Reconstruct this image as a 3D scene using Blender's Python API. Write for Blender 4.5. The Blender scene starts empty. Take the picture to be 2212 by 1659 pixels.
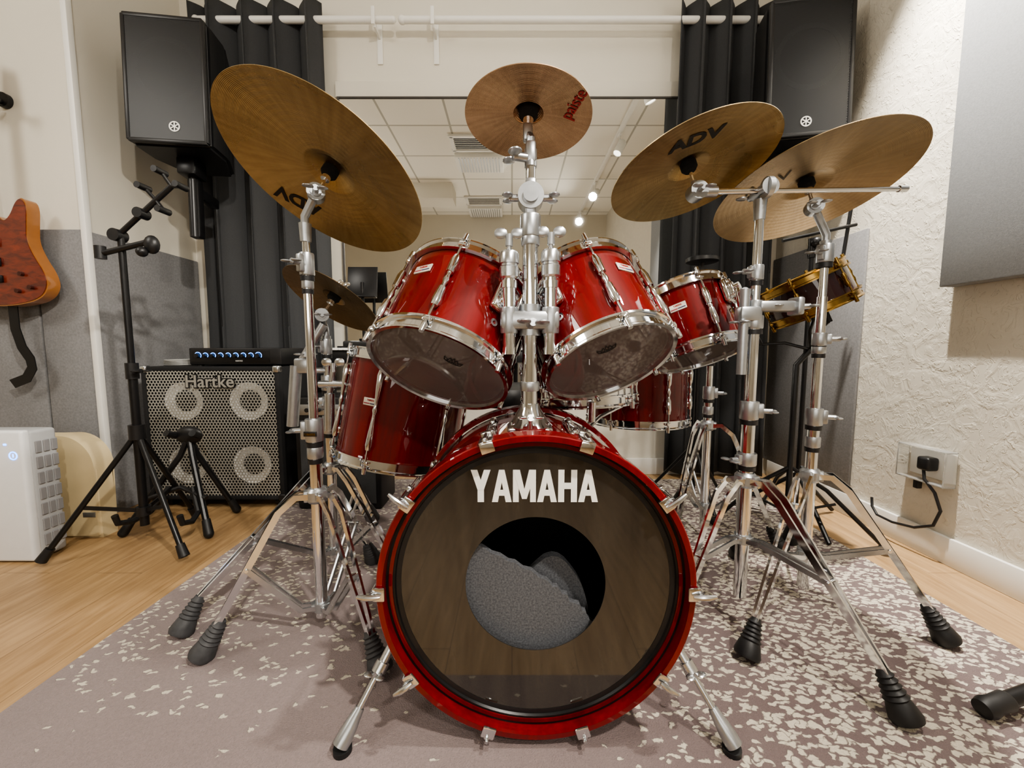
import bpy, bmesh, math, random
from mathutils import Matrix, Vector
random.seed(4)
V=Vector
# ---------------------------------------------------------------- camera / survey
CAM_H=.77; FOC=850.; TH=math.radians(5); CT,ST=math.cos(TH),math.sin(TH)
def at(px,py,y):
    """surveyed point: sight line of the lens met with the vertical plane at depth y (metres)"""
    a=(px-1106)/FOC; b=(829.5-py)/FOC
    t=y/(CT+ST*b)
    return V((a*t,y,CAM_H+t*(-ST+CT*b)))
scn=bpy.context.scene
COL=scn.collection
try: scn.view_settings.look='AgX - Medium High Contrast'
except Exception: pass
cd=bpy.data.cameras.new("camera"); cd.sensor_width=36; cd.lens=36*FOC/2212; cd.clip_start=.02
co=bpy.data.objects.new("camera",cd); COL.objects.link(co)
co.location=(0,0,CAM_H); co.rotation_euler=(math.radians(85),0,0); scn.camera=co

# ---------------------------------------------------------------- materials
def nt(name):
    m=bpy.data.materials.new(name); m.use_nodes=True
    t=m.node_tree; b=t.nodes["Principled BSDF"]
    return m,t,b
class N:
    def __init__(s,t): s.t=t
    def new(s,typ,**k):
        n=s.t.nodes.new(typ)
        for a,b in k.items(): setattr(n,a,b)
        return n
    def link(s,a,b): s.t.links.new(a,b)
    def m(s,op,a,b=None,c=None,clamp=False):
        n=s.new('ShaderNodeMath',operation=op); n.use_clamp=clamp
        for i,v in enumerate((a,b,c)):
            if v is None: continue
            if isinstance(v,(int,float)): n.inputs[i].default_value=v
            else: s.link(v,n.inputs[i])
        return n.outputs[0]
    def mix(s,f,a,b):
        n=s.new('ShaderNodeMix',data_type='RGBA')
        if isinstance(f,(int,float)): n.inputs[0].default_value=f
        else: s.link(f,n.inputs[0])
        for i,v in ((6,a),(7,b)):
            if isinstance(v,tuple): n.inputs[i].default_value=(*v[:3],1)
            else: s.link(v,n.inputs[i])
        return n.outputs[2]
    def co(s,scale=(1,1,1)):
        tc=s.new('ShaderNodeTexCoord'); mp=s.new('ShaderNodeMapping'); mp.inputs['Scale'].default_value=scale
        s.link(tc.outputs['Object'],mp.inputs[0]); return mp.outputs[0]
    def noise(s,v,scale,detail=3,rough=.5,dist=0):
        n=s.new('ShaderNodeTexNoise'); n.inputs['Scale'].default_value=scale; n.inputs['Detail'].default_value=detail
        n.inputs['Roughness'].default_value=rough; n.inputs['Distortion'].default_value=dist
        s.link(v,n.inputs['Vector']); return n.outputs['Fac']
    def ramp(s,f,lo,hi):
        n=s.new('ShaderNodeMapRange'); n.inputs[1].default_value=lo; n.inputs[2].default_value=hi
        s.link(f,n.inputs[0]); return n.outputs[0]
    def bump(s,h,st,dist=.002,b=None):
        n=s.new('ShaderNodeBump'); n.inputs['Strength'].default_value=st; n.inputs['Distance'].default_value=dist
        s.link(h,n.inputs['Height'])
        if b: s.link(n.outputs[0],b.inputs['Normal'])
        return n.outputs[0]
def mat(name,col,rough=.5,metal=0,coat=0,var=.08,vs=30,stretch=(1,1,1),bump=0,bs=200,bd=.001,spec=None,emis=0,rv=0):
    m,t,b=nt(name); n=N(t)
    v=n.co(stretch); f=n.noise(v,vs)
    lo=tuple(max(0,c*(1-var*2)) for c in col); hi=tuple(min(1,c*(1+var*2)) for c in col)
    c=n.mix(f,lo,hi); n.link(c,b.inputs['Base Color'])
    b.inputs['Roughness'].default_value=rough; b.inputs['Metallic'].default_value=metal
    b.inputs['Coat Weight'].default_value=coat; b.inputs['Coat Roughness'].default_value=.04
    if rv: n.link(n.m('ADD',n.m('MULTIPLY',f,rv),rough-rv*.5),b.inputs['Roughness'])
    if spec is not None: b.inputs['Specular IOR Level'].default_value=spec
    if bump: n.bump(n.noise(v,bs,4),bump,bd,b)
    if emis:
        b.inputs['Emission Color'].default_value=(*col,1); b.inputs['Emission Strength'].default_value=emis
    return m
CHROME=mat("chrome_plating",(.82,.84,.86),.08,1,var=.03,vs=12,rv=.06)
SATIN=mat("satin_steel",(.62,.64,.66),.26,1,var=.05,vs=40,rv=.1)
CAST=mat("cast_grey_metal",(.46,.48,.50),.32,.9,var=.08,vs=60)
GOLD=mat("brass_plating",(.33,.21,.065),.24,1,var=.15,vs=40)
BLACK=mat("black_plastic",(.010,.010,.011),.40,var=.15,vs=50)
BLACKM=mat("black_powder_coat",(.009,.009,.010),.33,.2,var=.15,vs=50)
RUBBER=mat("grey_rubber",(.055,.056,.06),.6,var=.25,vs=60,bump=.2)
RUBBERB=mat("black_rubber",(.010,.010,.011),.5,var=.2,vs=60)
FELT=mat("black_felt",(.008,.008,.008),.95,var=.3,vs=300)
WHITE=mat("white_paint",(.80,.79,.75),.45,var=.02,vs=10)
LETTER=mat("white_lettering",(.86,.86,.83),.5,var=.02,vs=40)
INK=mat("black_ink",(.008,.007,.006),.6,var=.1)
REDINK=mat("red_ink",(.30,.008,.008),.6,var=.1)
WALL=mat("painted_wall",(.69,.655,.57),.7,var=.025,vs=3,bump=.12,bs=60,bd=.003)
CURT=mat("charcoal_curtain",(.045,.047,.050),.85,var=.12,vs=250,bump=.2,bs=500)
FELTP=mat("grey_felt_panel",(.21,.21,.215),.95,var=.16,vs=120,bump=.4,bs=300,bd=.002)
ACOU=mat("grey_fabric_panel",(.25,.26,.27),.95,var=.10,vs=200,bump=.3,bs=420)
DARKIN=mat("interior_shade_black",(.004,.004,.004),.9,var=.1)  # near-black colour stands in for shade inside hollow parts
PLATE=mat("badge_plate",(.72,.68,.60),.35,.3,var=.03)
BADGER=mat("badge_stripe",(.30,.03,.05),.4,var=.03)
BADGEB=mat("badge_stripe_dark",(.03,.03,.09),.4,var=.03)
WOODIN=mat("bare_birch_interior",(.20,.14,.10),.6,var=.12,vs=12,stretch=(1,1,8))
def lacquer(name,c1,c2,gs=45):
    m,t,b=nt(name); n=N(t)
    v=n.co((1,1,.10)); f=n.noise(v,gs,6,.65); f2=n.noise(n.co(),4,2)
    c=n.mix(n.ramp(f,.28,.72),c1,c2); c=n.mix(n.m('MULTIPLY',f2,.5),c,c1)
    n.link(c,b.inputs['Base Color']); b.inputs['Roughness'].default_value=.5; b.inputs['Specular IOR Level'].default_value=.1
    b.inputs['Coat Weight'].default_value=1; b.inputs['Coat Roughness'].default_value=.01; b.inputs['Coat IOR'].default_value=1.5
    return m
RED=lacquer("cherry_red_lacquer",(.075,.0004,.0008),(.215,.0012,.0022))
REDH=lacquer("red_hoop_lacquer",(.10,.0008,.0016),(.23,.0022,.0035),60)
BROWN=lacquer("dark_brown_lacquer",(.010,.003,.004),(.04,.010,.010))
def cym(name,c1,c2,rough):
    m,t,b=nt(name); n=N(t)
    v=n.co()
    sp=n.new('ShaderNodeSeparateXYZ'); n.link(v,sp.inputs[0])
    r=n.m('SQRT',n.m('ADD',n.m('MULTIPLY',sp.outputs[0],sp.outputs[0]),n.m('MULTIPLY',sp.outputs[1],sp.outputs[1])))
    ang=n.m('ARCTAN2',sp.outputs[1],sp.outputs[0])
    g=n.m('SINE',n.m('MULTIPLY',r,2600.))
    g2=n.m('SINE',n.m('MULTIPLY',r,410.))
    cb=n.new('ShaderNodeCombineXYZ'); n.link(n.m('MULTIPLY',r,5.),cb.inputs[0]); n.link(n.m('MULTIPLY',n.m('SINE',ang),5.),cb.inputs[1]); n.link(n.m('MULTIPLY',n.m('COSINE',ang),5.),cb.inputs[2])
    st=n.noise(cb.outputs[0],2.2,4,.6)            # radial colour streaks
    cloud=n.noise(v,6,3,.55,.8)
    f=n.m('ADD',n.m('MULTIPLY',n.ramp(st,.24,.74),.6),n.m('MULTIPLY',n.ramp(cloud,.26,.70),.4))
    n.link(n.mix(f,c1,c2),b.inputs['Base Color'])
    b.inputs['Metallic'].default_value=.93
    n.link(n.m('ADD',n.m('MULTIPLY',cloud,.18),rough-.08),b.inputs['Roughness'])
    h=n.m('ADD',g,n.m('MULTIPLY',g2,1.2)); n.bump(h,.24,.0006,b)
    tg=n.new('ShaderNodeTangent',direction_type='RADIAL',axis='Z'); n.link(tg.outputs[0],b.inputs['Tangent'])
    b.inputs['Anisotropic'].default_value=.8
    return m
CYM=cym("bronze_cymbal",(.31,.215,.10),(.60,.45,.235),.28)
CYM2=cym("dark_bronze_cymbal",(.19,.13,.068),(.37,.27,.15),.29)
CYM3=cym("copper_bronze_cymbal",(.34,.20,.11),(.64,.42,.26),.21)
def headm(name,col,rough,spec=.8,ior=1.6,var=.1):
    m=mat(name,col,rough,var=var,vs=7,spec=spec); m.node_tree.nodes["Principled BSDF"].inputs['IOR'].default_value=ior; return m
def ebony():
    m,t,b=nt("ebony_drumhead"); n=N(t); v=n.co((1,1,.18)); f=n.noise(v,16,4,.6,.5)
    n.link(n.mix(n.ramp(f,.35,.65),(.020,.018,.016),(.040,.035,.029)),b.inputs['Base Color']); b.inputs['Roughness'].default_value=.045; b.inputs['IOR'].default_value=1.8  # brownish streaks in the colour imitate the floor's reflection
    return m
HEADB=ebony()
def clearhead():
    m,t,b=nt("clear_drumhead"); n=N(t); v=n.co(); f=n.noise(v,9,3)
    n.link(n.mix(f,(.20,.18,.18),(.36,.33,.33)),b.inputs['Base Color']); b.inputs['Roughness'].default_value=.035; b.inputs['IOR'].default_value=2.4
    tr=n.new('ShaderNodeBsdfTransparent'); tr.inputs[0].default_value=(.90,.88,.88,1); mx=n.new('ShaderNodeMixShader'); mx.inputs[0].default_value=.58
    n.link(tr.outputs[0],mx.inputs[1]); n.link(b.outputs[0],mx.inputs[2]); n.link(mx.outputs[0],t.nodes['Material Output'].inputs[0]); return m
HEADC=clearhead()
HEADW=headm("coated_drumhead",(.62,.60,.55),.6)
HEADT=headm("smoky_drumhead",(.34,.33,.33),.35)
MIRROR=mat("silvered_glass",(.95,.96,.94),.01,1,var=.0)
# rug
RX,RY=.11,1.42
def rugm():
    m,t,b=nt("speckled_rug"); n=N(t); v=n.co()
    sp=n.new('ShaderNodeSeparateXYZ'); n.link(v,sp.inputs[0]); x=n.m('ADD',sp.outputs[0],RX); y=n.m('ADD',sp.outputs[1],RY)
    nz=n.new('ShaderNodeTexNoise'); nz.inputs['Scale'].default_value=48; nz.inputs['Detail'].default_value=2; n.link(v,nz.inputs['Vector'])
    vm=n.new('ShaderNodeVectorMath',operation='SUBTRACT'); n.link(nz.outputs['Color'],vm.inputs[0]); vm.inputs[1].default_value=(.5,.5,.5)
    vs=n.new('ShaderNodeVectorMath',operation='SCALE'); n.link(vm.outputs[0],vs.inputs[0]); vs.inputs['Scale'].default_value=.030
    va=n.new('ShaderNodeVectorMath',operation='ADD'); n.link(v,va.inputs[0]); n.link(vs.outputs[0],va.inputs[1])
    rm=n.new('ShaderNodeMapping'); rm.inputs['Rotation'].default_value=(0,0,.5); rm.inputs['Scale'].default_value=(.66,1.3,1); n.link(va.outputs[0],rm.inputs[0])
    vo=n.new('ShaderNodeTexVoronoi'); vo.voronoi_dimensions='2D'; vo.inputs['Scale'].default_value=66; vo.inputs['Randomness'].default_value=.85; n.link(rm.outputs[0],vo.inputs['Vector'])
    d=vo.outputs['Distance']
    sc=n.new('ShaderNodeSeparateColor'); n.link(vo.outputs['Color'],sc.inputs[0]); rnd=sc.outputs[0]
    big=n.noise(v,4.0,3,.6)
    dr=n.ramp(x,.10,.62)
    dl=n.m('MULTIPLY',n.ramp(y,.72,1.02),.46)
    dens=n.m('MAXIMUM',n.m('MULTIPLY',dr,.95),dl)
    dens=n.m('ADD',dens,n.m('MULTIPLY',n.m('SUBTRACT',big,.5),.75))
    keep=n.m('LESS_THAN',rnd,n.m('ADD',n.m('MULTIPLY',dens,.80),.015))
    thr=n.m('ADD',.34,n.m('MULTIPLY',dens,.12))
    fl=n.m('MULTIPLY',n.ramp(n.m('SUBTRACT',thr,d),-.07,.07),keep)
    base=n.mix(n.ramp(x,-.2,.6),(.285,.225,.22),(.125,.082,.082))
    base=n.mix(n.m('MULTIPLY',n.noise(v,160,2),.5),base,(.10,.073,.072))
    base=n.mix(n.m('MULTIPLY',n.noise(v,5,3),.35),base,(.37,.305,.295))
    c=n.mix(fl,base,(.67,.61,.50)); c=n.mix(n.m('MULTIPLY',n.noise(v,300,2),.22),c,(.13,.10,.095)); n.link(c,b.inputs['Base Color']); b.inputs['Roughness'].default_value=.95
    b.inputs['Sheen Weight'].default_value=.1
    n.bump(n.m('ADD',n.noise(v,420,3),n.m('MULTIPLY',fl,.8)),.9,.004,b)
    return m
RUG=rugm()
def woodm(name,c1,c2,w=.16,l=1.3):
    m,t,b=nt(name); n=N(t); v=n.co()
    rot=n.new('ShaderNodeMapping'); rot.inputs['Rotation'].default_value=(0,0,math.pi/2); n.link(v,rot.inputs[0])
    br=n.new('ShaderNodeTexBrick'); br.offset=.37; n.link(rot.outputs[0],br.inputs['Vector'])
    br.inputs['Scale'].default_value=1; br.inputs['Brick Width'].default_value=l; br.inputs['Row Height'].default_value=w
    br.inputs['Mortar Size'].default_value=.0012; br.inputs['Color1'].default_value=(0,0,0,1); br.inputs['Color2'].default_value=(1,1,1,1); br.inputs['Mortar'].default_value=(.5,.5,.5,1)
    g=n.noise(n.co((9,.8,1)),6,5,.65,.4)
    sc=n.new('ShaderNodeSeparateColor'); n.link(br.outputs['Color'],sc.inputs[0])
    f=n.m('ADD',n.m('MULTIPLY',n.ramp(g,.3,.7),.7),n.m('MULTIPLY',sc.outputs[0],.3))
    c=n.mix(f,c1,c2); c=n.mix(n.m('MULTIPLY',br.outputs['Fac'],.7),c,(.12,.07,.03))
    n.link(c,b.inputs['Base Color']); b.inputs['Roughness'].default_value=.38; n.bump(g,.1,.001,b)
    return m
FLOOR=woodm("light_oak_planks",(.26,.155,.070),(.50,.335,.175))
def stucco():
    m,t,b=nt("trowelled_stucco"); n=N(t); v=n.co()
    a=n.noise(v,11,5,.55,1.2); w=n.ramp(a,.44,.60)
    a2=n.noise(n.co((1,1.0,.7)),26,3,.5,2.5); w2=n.ramp(a2,.56,.60)
    h=n.m('ADD',n.m('MULTIPLY',w,.6),n.m('MULTIPLY',w2,.9)); n.bump(h,.42,.005,b)
    c=n.mix(a,(.58,.54,.465),(.67,.635,.55)); n.link(c,b.inputs['Base Color']); b.inputs['Roughness'].default_value=.75
    return m
STUC=stucco()
def ceilm():
    m,t,b=nt("ceiling_tiles"); n=N(t); v=n.co()
    br=n.new('ShaderNodeTexBrick'); br.offset=0; n.link(v,br.inputs['Vector']); br.inputs['Scale'].default_value=1
    br.inputs['Brick Width'].default_value=.62; br.inputs['Row Height'].default_value=.62; br.inputs['Mortar Size'].default_value=.011
    br.inputs['Color1'].default_value=(.83,.81,.74,1); br.inputs['Color2'].default_value=(.86,.84,.77,1); br.inputs['Mortar'].default_value=(.45,.44,.39,1)
    n.link(br.outputs['Color'],b.inputs['Base Color']); b.inputs['Roughness'].default_value=.8
    n.bump(n.noise(v,90,3),.1,.002,b)
    return m
CEIL=ceilm()
def foam(name,lo,hi):
    m,t,b=nt(name); n=N(t); v=n.co()
    f=n.noise(v,260,3,.7); c=n.mix(n.ramp(f,.33,.70),lo,hi); n.link(c,b.inputs['Base Color'])
    b.inputs['Roughness'].default_value=.95; n.bump(f,.3,.002,b); return m
FOAM=foam("speckled_foam",(.055,.058,.066),(.145,.15,.165))
def grille(name,pitch,rad,col,metal):
    m,t,b=nt(name); n=N(t); v=n.co(); sp=n.new('ShaderNodeSeparateXYZ'); n.link(v,sp.inputs[0])
    X=n.m('DIVIDE',sp.outputs[0],pitch); Z=n.m('DIVIDE',sp.outputs[2],pitch*1.732)
    def dist(o):
        fx=n.m('SUBTRACT',n.m('FRACT',n.m('ADD',X,o+50)),.5); fz=n.m('MULTIPLY',n.m('SUBTRACT',n.m('FRACT',n.m('ADD',Z,o+50)),.5),1.732)
        return n.m('SQRT',n.m('ADD',n.m('MULTIPLY',fx,fx),n.m('MULTIPLY',fz,fz)))
    hole=n.m('LESS_THAN',n.m('MINIMUM',dist(0),dist(.5)),rad)
    b.inputs['Base Color'].default_value=(*col,1); b.inputs['Metallic'].default_value=metal; b.inputs['Roughness'].default_value=.4
    tr=n.new('ShaderNodeBsdfTransparent'); mx=n.new('ShaderNodeMixShader'); n.link(hole,mx.inputs[0]); n.link(b.outputs[0],mx.inputs[1]); n.link(tr.outputs[0],mx.inputs[2])
    n.link(mx.outputs[0],t.nodes['Material Output'].inputs[0]); return m
GRILLE=grille("perforated_silver_grille",.0155,.37,(.46,.455,.42),.5)
def flame():
    m,t,b=nt("flamed_orange_top"); n=N(t)
    v=n.co((1,1,3)); f=n.noise(v,14,4,.6,.8); c=n.mix(n.ramp(f,.3,.7),(.060,.006,.003),(.21,.028,.008)); n.link(c,b.inputs['Base Color'])
    b.inputs['Roughness'].default_value=.3; b.inputs['Coat Weight'].default_value=1; return m
FLAME=flame()

# ---------------------------------------------------------------- geometry
def frame(p,d,x=None):
    z=V(d).normalized(); x=V(x) if x is not None else (V((1,0,0)) if abs(z.x)<.9 else V((0,1,0)))
    x=(x-z*x.dot(z)).normalized(); y=z.cross(x)
    M=Matrix((x,y,z)).transposed().to_4x4(); M.translation=V(p); return M
class G:
    def __init__(s): s.bm=bmesh.new()
    def add(s,vs,fs,M=None):
        bv=[s.bm.verts.new((M@V(v)) if M else V(v)) for v in vs]
        for f in fs:
            try: s.bm.faces.new([bv[i] for i in f])
            except ValueError: pass
        return s
    def lathe(s,prof,M,seg=48,loop=False):
        vs=[];fs=[];rings=[]
        for r,z in prof:
            if r<1e-6: rings.append([len(vs)]); vs.append((0,0,z))
            else:
                rings.append(list(range(len(vs),len(vs)+seg)))
                vs+=[(r*math.cos(2*math.pi*k/seg),r*math.sin(2*math.pi*k/seg),z) for k in range(seg)]
        n=len(rings)
        for i in range(n if loop else n-1):
            a,b=rings[i],rings[(i+1)%n]
            for k in range(seg):
                k2=(k+1)%seg
                if len(a)==1 and len(b)==1: continue
                if len(a)==1: fs.append((a[0],b[k],b[k2]))
                elif len(b)==1: fs.append((a[k],b[0],a[k2]))
                else: fs.append((a[k],b[k],b[k2],a[k2]))
        return s.add(vs,fs,M)
    def cyl(s,p0,p1,r0,r1=None,seg=20):
        p0,p1=V(p0),V(p1); L=(p1-p0).length; r1=r0 if r1 is None else r1
        return s.lathe([(0,0),(r0,0),(r1,L),(0,L)],frame(p0,p1-p0),seg)
    def sweep(s,pts,sec,side=None,scales=None):
        pts=[V(p) for p in pts]; n=len(pts); m=len(sec); vs=[];fs=[]
        U=V(side) if side is not None else None
        for i,p in enumerate(pts):
            T=(pts[min(i+1,n-1)]-pts[max(i-1,0)]).normalized()
            if U is None: U=V((0,0,1)) if abs(T.z)<.9 else V((1,0,0))
            u=(U-T*U.dot(T)).normalized()
            if side is None: U=u
            w=T.cross(u); k=scales[i] if scales else 1
            vs+=[p+u*a*k+w*b*k for a,b in sec]
        for i in range(n-1):
            for j in range(m): fs.append((i*m+j,i*m+(j+1)%m,(i+1)*m+(j+1)%m,(i+1)*m+j))
        fs.append(tuple(range(m-1,-1,-1))); fs.append(tuple(range((n-1)*m,n*m)))
        return s.add(vs,fs)
    def tube(s,pts,r,seg=10,scales=None):
        return s.sweep(pts,[(r*math.cos(2*math.pi*k/seg),r*math.sin(2*math.pi*k/seg)) for k in range(seg)],None,scales)
    def strip(s,pts,w,t,side):
        return s.sweep(pts,[(-w/2,-t/2),(w/2,-t/2),(w/2,t/2),(-w/2,t/2)],side)
    def merge(s,b2,M=None):
        b2.verts.index_update(); vs=[v.co.copy() for v in b2.verts]; fs=[[v.index for v in f.verts] for f in b2.faces]
        b2.free(); return s.add(vs,fs,M)
    def box(s,c,size,M=None,bev=0,seg=2):
        b2=bmesh.new(); bmesh.ops.create_cube(b2,size=1)
        for v in b2.verts: v.co=V((v.co.x*size[0],v.co.y*size[1],v.co.z*size[2]))
        if bev: bmesh.ops.bevel(b2,geom=list(b2.edges),offset=bev,segments=seg,affect='EDGES',profile=.5)
        for v in b2.verts: v.co+=V(c)
        return s.merge(b2,M)
    def ball(s,c,r,sc=(1,1,1),M=None,seg=16):
        b2=bmesh.new(); bmesh.ops.create_uvsphere(b2,u_segments=seg,v_segments=max(6,seg//2),radius=r)
        for v in b2.verts: v.co=V((v.co.x*sc[0],v.co.y*sc[1],v.co.z*sc[2]))+V(c)
        return s.merge(b2,M)
    def prism(s,poly,M,d):
        n=len(poly); vs=[(x,y,0) for x,y in poly]+[(x,y,d) for x,y in poly]
        fs=[tuple(range(n-1,-1,-1)),tuple(range(n,2*n))]+[(i,(i+1)%n,(i+1)%n+n,i+n) for i in range(n)]
        return s.add(vs,fs,M)
    def text(s,body,size,M,warp=None,depth=0,bold=0,sx=1,align='CENTER'):
        cu=bpy.data.curves.new("t",'FONT'); cu.body=body; cu.size=size; cu.align_x=align; cu.align_y='CENTER'; cu.offset=bold; cu.extrude=depth; cu.resolution_u=3
        o=bpy.data.objects.new("t",cu); COL.objects.link(o)
        dg=bpy.context.evaluated_depsgraph_get(); me=bpy.data.meshes.new_from_object(o.evaluated_get(dg))
        vs=[V((v.co.x*sx,v.co.y,v.co.z)) for v in me.vertices]; fs=[tuple(p.vertices) for p in me.polygons]
        vs=[M@v for v in vs]
        if warp: vs=[warp(v) for v in vs]
        bpy.data.objects.remove(o); bpy.data.curves.remove(cu); bpy.data.meshes.remove(me)
        return s.add(vs,fs)
    def mesh(s,name,M=None,mt=None,ang=35):
        bmesh.ops.recalc_face_normals(s.bm,faces=s.bm.faces[:])
        if M is not None: s.bm.transform(M)
        me=bpy.data.meshes.new(name); s.bm.to_mesh(me); s.bm.free()
        for p in me.polygons: p.use_smooth=True
        me.set_sharp_from_angle(angle=math.radians(ang))
        if mt: me.materials.append(mt)
        return me
class Thing:
    def __init__(s,name,label,cat,loc=None,M=None,group=None,kind=None):
        s.o=bpy.data.objects.new(name,None); COL.objects.link(s.o); s.o.empty_display_size=.05
        s.M=M.copy() if M is not None else Matrix.Translation(V(loc)); s.o.matrix_world=s.M; s.I=s.M.inverted()
        s.o["label"]=label; s.o["category"]=cat
        if group: s.o["group"]=group
    def part(s,name,g,mt,parent=None,label=None,local=False):
        me=g.mesh(name,None if local else s.I,mt)
        o=bpy.data.objects.new(name,me); COL.objects.link(o); o.parent=parent or s.o
        if label: o["label"]=label
        return o
def solid(name,g,mt,label=None,cat=None,kind=None,loc=(0,0,0)):
    o=bpy.data.objects.new(name,g.mesh(name,Matrix.Translation(-V(loc)),mt)); COL.objects.link(o); o.location=loc
    if kind: o["kind"]=kind
    if label: o["label"]=label
    if cat: o["category"]=cat
    return o
def bx(a,b):
    g=G(); a,b=V(a),V(b); g.box((a+b)/2,(b-a)); return g
def wing(g,p,d,s=1.):
    M=frame(p,d); g.cyl(V(p)-V(d).normalized()*.004*s,V(p)+V(d).normalized()*.018*s,.007*s)
    for k in(-1,1): g.ball((k*.016*s,0,.02*s),.012*s,(1.1,.3,.9),M,10)
def smooth(poly,it=2):
    for _ in range(it):
        q=[]
        for i in range(len(poly)):
            a,b=poly[i],poly[(i+1)%len(poly)]
            q+=[(a[0]*.75+b[0]*.25,a[1]*.75+b[1]*.25),(a[0]*.25+b[0]*.75,a[1]*.25+b[1]*.75)]
        poly=q
    return poly
RT=.008   # rug pile height

# ---------------------------------------------------------------- room
CZ=3.0
solid("floor",bx((-3.3,-2.1,-.05),(1.69,2.52,0)),FLOOR,kind="structure")
solid("ceiling",bx((-3.3,-2.1,CZ),(1.69,2.52,CZ+.05)),CEIL,kind="structure")
solid("wall_back",bx((-1.9,2.4,0),(1.69,2.52,CZ)),WALL,kind="structure")
solid("wall_left",bx((-3.2,1.79,0),(-1.88,2.52,CZ)),WALL,kind="structure")
solid("wall_side",bx((-3.3,-2.1,0),(-3.2,2.52,CZ)),WALL,kind="structure")
solid("wall_right",bx((1.57,-2.1,0),(1.69,2.4,CZ)),STUC,kind="structure")
solid("wall_front",bx((-3.3,-2.1,0),(1.57,-2.0,CZ)),WALL,kind="structure")
g=G(); g.box((1.562,.2,.05),(.016,4.3,.10),bev=.003); solid("baseboard_right",g,WHITE,kind="structure")
g=G(); g.box((-.03,2.391,2.25),(1.96,.02,.085),bev=.004); solid("trim_1",g,WALL,kind="structure")
g=G(); g.box((-1.872,1.782,1.5),(.026,.026,2.9),bev=.004); solid("trim_2",g,WHITE,kind="structure")
g=G(); g.box((-2.0,-.9,2.9),(2.4,.35,.2),bev=.004); solid("trim_3",g,WALL,kind="structure")
g=G(); g.box((0,2.388,.05),(3.1,.02,.10),bev=.003); solid("baseboard_back",g,WHITE,kind="structure")
t=Thing("wall_mirror","large rectangular wall mirror with thin dark edge between charcoal curtains","mirror",(-.03,2.39,.75))
t.part("glass",bx((-.99,2.380,.75),(.95,2.386,2.20)),MIRROR)
t.part("backing_board",bx((-.995,2.386,.745),(.955,2.399,2.205)),WHITE)
EDGE=mat("dark_edge_strip",(.05,.045,.04),.5)
for a,b_ in(((-.998,2.374,2.198),(.958,2.386,2.206)),((.946,2.374,.745),(.956,2.386,2.198)),((-.998,2.374,.745),(-.988,2.386,2.198))): t.part("edge_strip",bx(a,b_),EDGE)
# rug
g=G(); g.box((RX,RY,RT/2),(2.38,1.70,RT),bev=.003)
solid("area_rug",g,RUG,"taupe low-pile rug with scattered cream flecks under the drum kit","rug",loc=(RX,RY,0))
# felt panels
def panel(name,a,b,mt,label,cat="wall panel",grp=None):
    g=G();a,b=V(a),V(b); g.box((a+b)/2,b-a,bev=.004); o=solid(name,g,mt,label,cat,loc=((a+b)/2)[:])
    if grp:o["group"]=grp
panel("felt_wall_panel",(-1.879,1.80,.0),(-1.867,2.395,1.29),FELTP,"grey felt sound panel on the wall behind the bass cabinet",grp="grey felt wall panels")
panel("felt_wall_panel",(-2.10,1.776,.0),(-1.89,1.789,1.295),FELTP,"grey felt sound panel on the wall beside the electric guitar",grp="grey felt wall panels")
panel("felt_wall_panel",(-2.75,1.776,.0),(-2.11,1.789,1.295),FELTP,"grey felt sound panel on the wall behind the electric guitar",grp="grey felt wall panels")
panel("felt_wall_panel",(1.556,1.775,.10),(1.569,2.395,1.30),FELTP,"grey felt sound panel on stucco wall near the power socket",grp="grey felt wall panels")
panel("acoustic_panel",(1.513,.35,.99),(1.569,1.42,2.45),ACOU,"thick grey fabric acoustic panel on the stucco wall","acoustic panel")
# curtain rods
for x0,x1,nm in((-1.72,-.65,"short"),(-.60,1.47,"long")):
    t=Thing("curtain_rod","%s white metal curtain rod above the mirror"%nm,"curtain rod",(x0,2.31,2.56),group="white curtain rods")
    g=G(); g.cyl((x0,2.31,2.56),(x1,2.31,2.56),.018); g.ball((x0,2.31,2.56),.022); g.ball((x1,2.31,2.56),.018)
    t.part("rod",g,WHITE)
    for bxx in ([-.75] if x0<-1 else [-.43,1.40]):
        g=G(); g.box((bxx,2.396,2.50),(.030,.008,.22),bev=.002); g.box((bxx,2.35,2.53),(.012,.09,.02),bev=.002); g.box((bxx,2.285,2.565),(.020,.008,.09),bev=.002)
        t.part("bracket",g,WHITE)
def curtain(x0,x1,nf,z0,label,seed):
    rr=random.Random(seed); g=G(); n=nf*24
    zs=[z0,.3,.6,.9,1.2,1.5,1.8,2.1,2.3,2.45,2.56,2.66]; m=len(zs)
    ph=[rr.uniform(-.5,.5) for _ in range(nf+2)]; am=[rr.uniform(.045,.07) for _ in range(nf+2)]; wv=[rr.uniform(-.5,.5) for _ in range(nf+2)]
    vs=[];fs=[]
    for i in range(n+1):
        u=i/n; k=u*nf; j=int(k); f=k-j
        L=lambda a:a[j]*(1-f)+a[min(j+1,nf+1)]*f
        A,P,W=L(am),L(ph),L(wv)
        for zi,z in enumerate(zs):
            top=(z/2.66); sp=1+.06*(1-top)
            th=2*math.pi*k+P+W*math.sin(z*1.1+k)
            xx=(x0+x1)/2+(u-.5)*(x1-x0)*sp+.018*math.sin(2*th)
            yy=A*math.sin(th)+.012*(1-top)*math.sin(3*th+z*2+k)
            vs.append((xx,2.315+yy,z))
    for i in range(n):
        for k in range(m-1): fs.append((i*m+k,(i+1)*m+k,(i+1)*m+k+1,i*m+k+1))
    g.add(vs,fs); o=solid("curtain",g,CURT,label,"curtain",loc=((x0+x1)/2,2.315,z0))
    o["group"]="charcoal curtains beside the mirror"
    md=o.modifiers.new("thick",'SOLIDIFY'); md.thickness=.003
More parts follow.
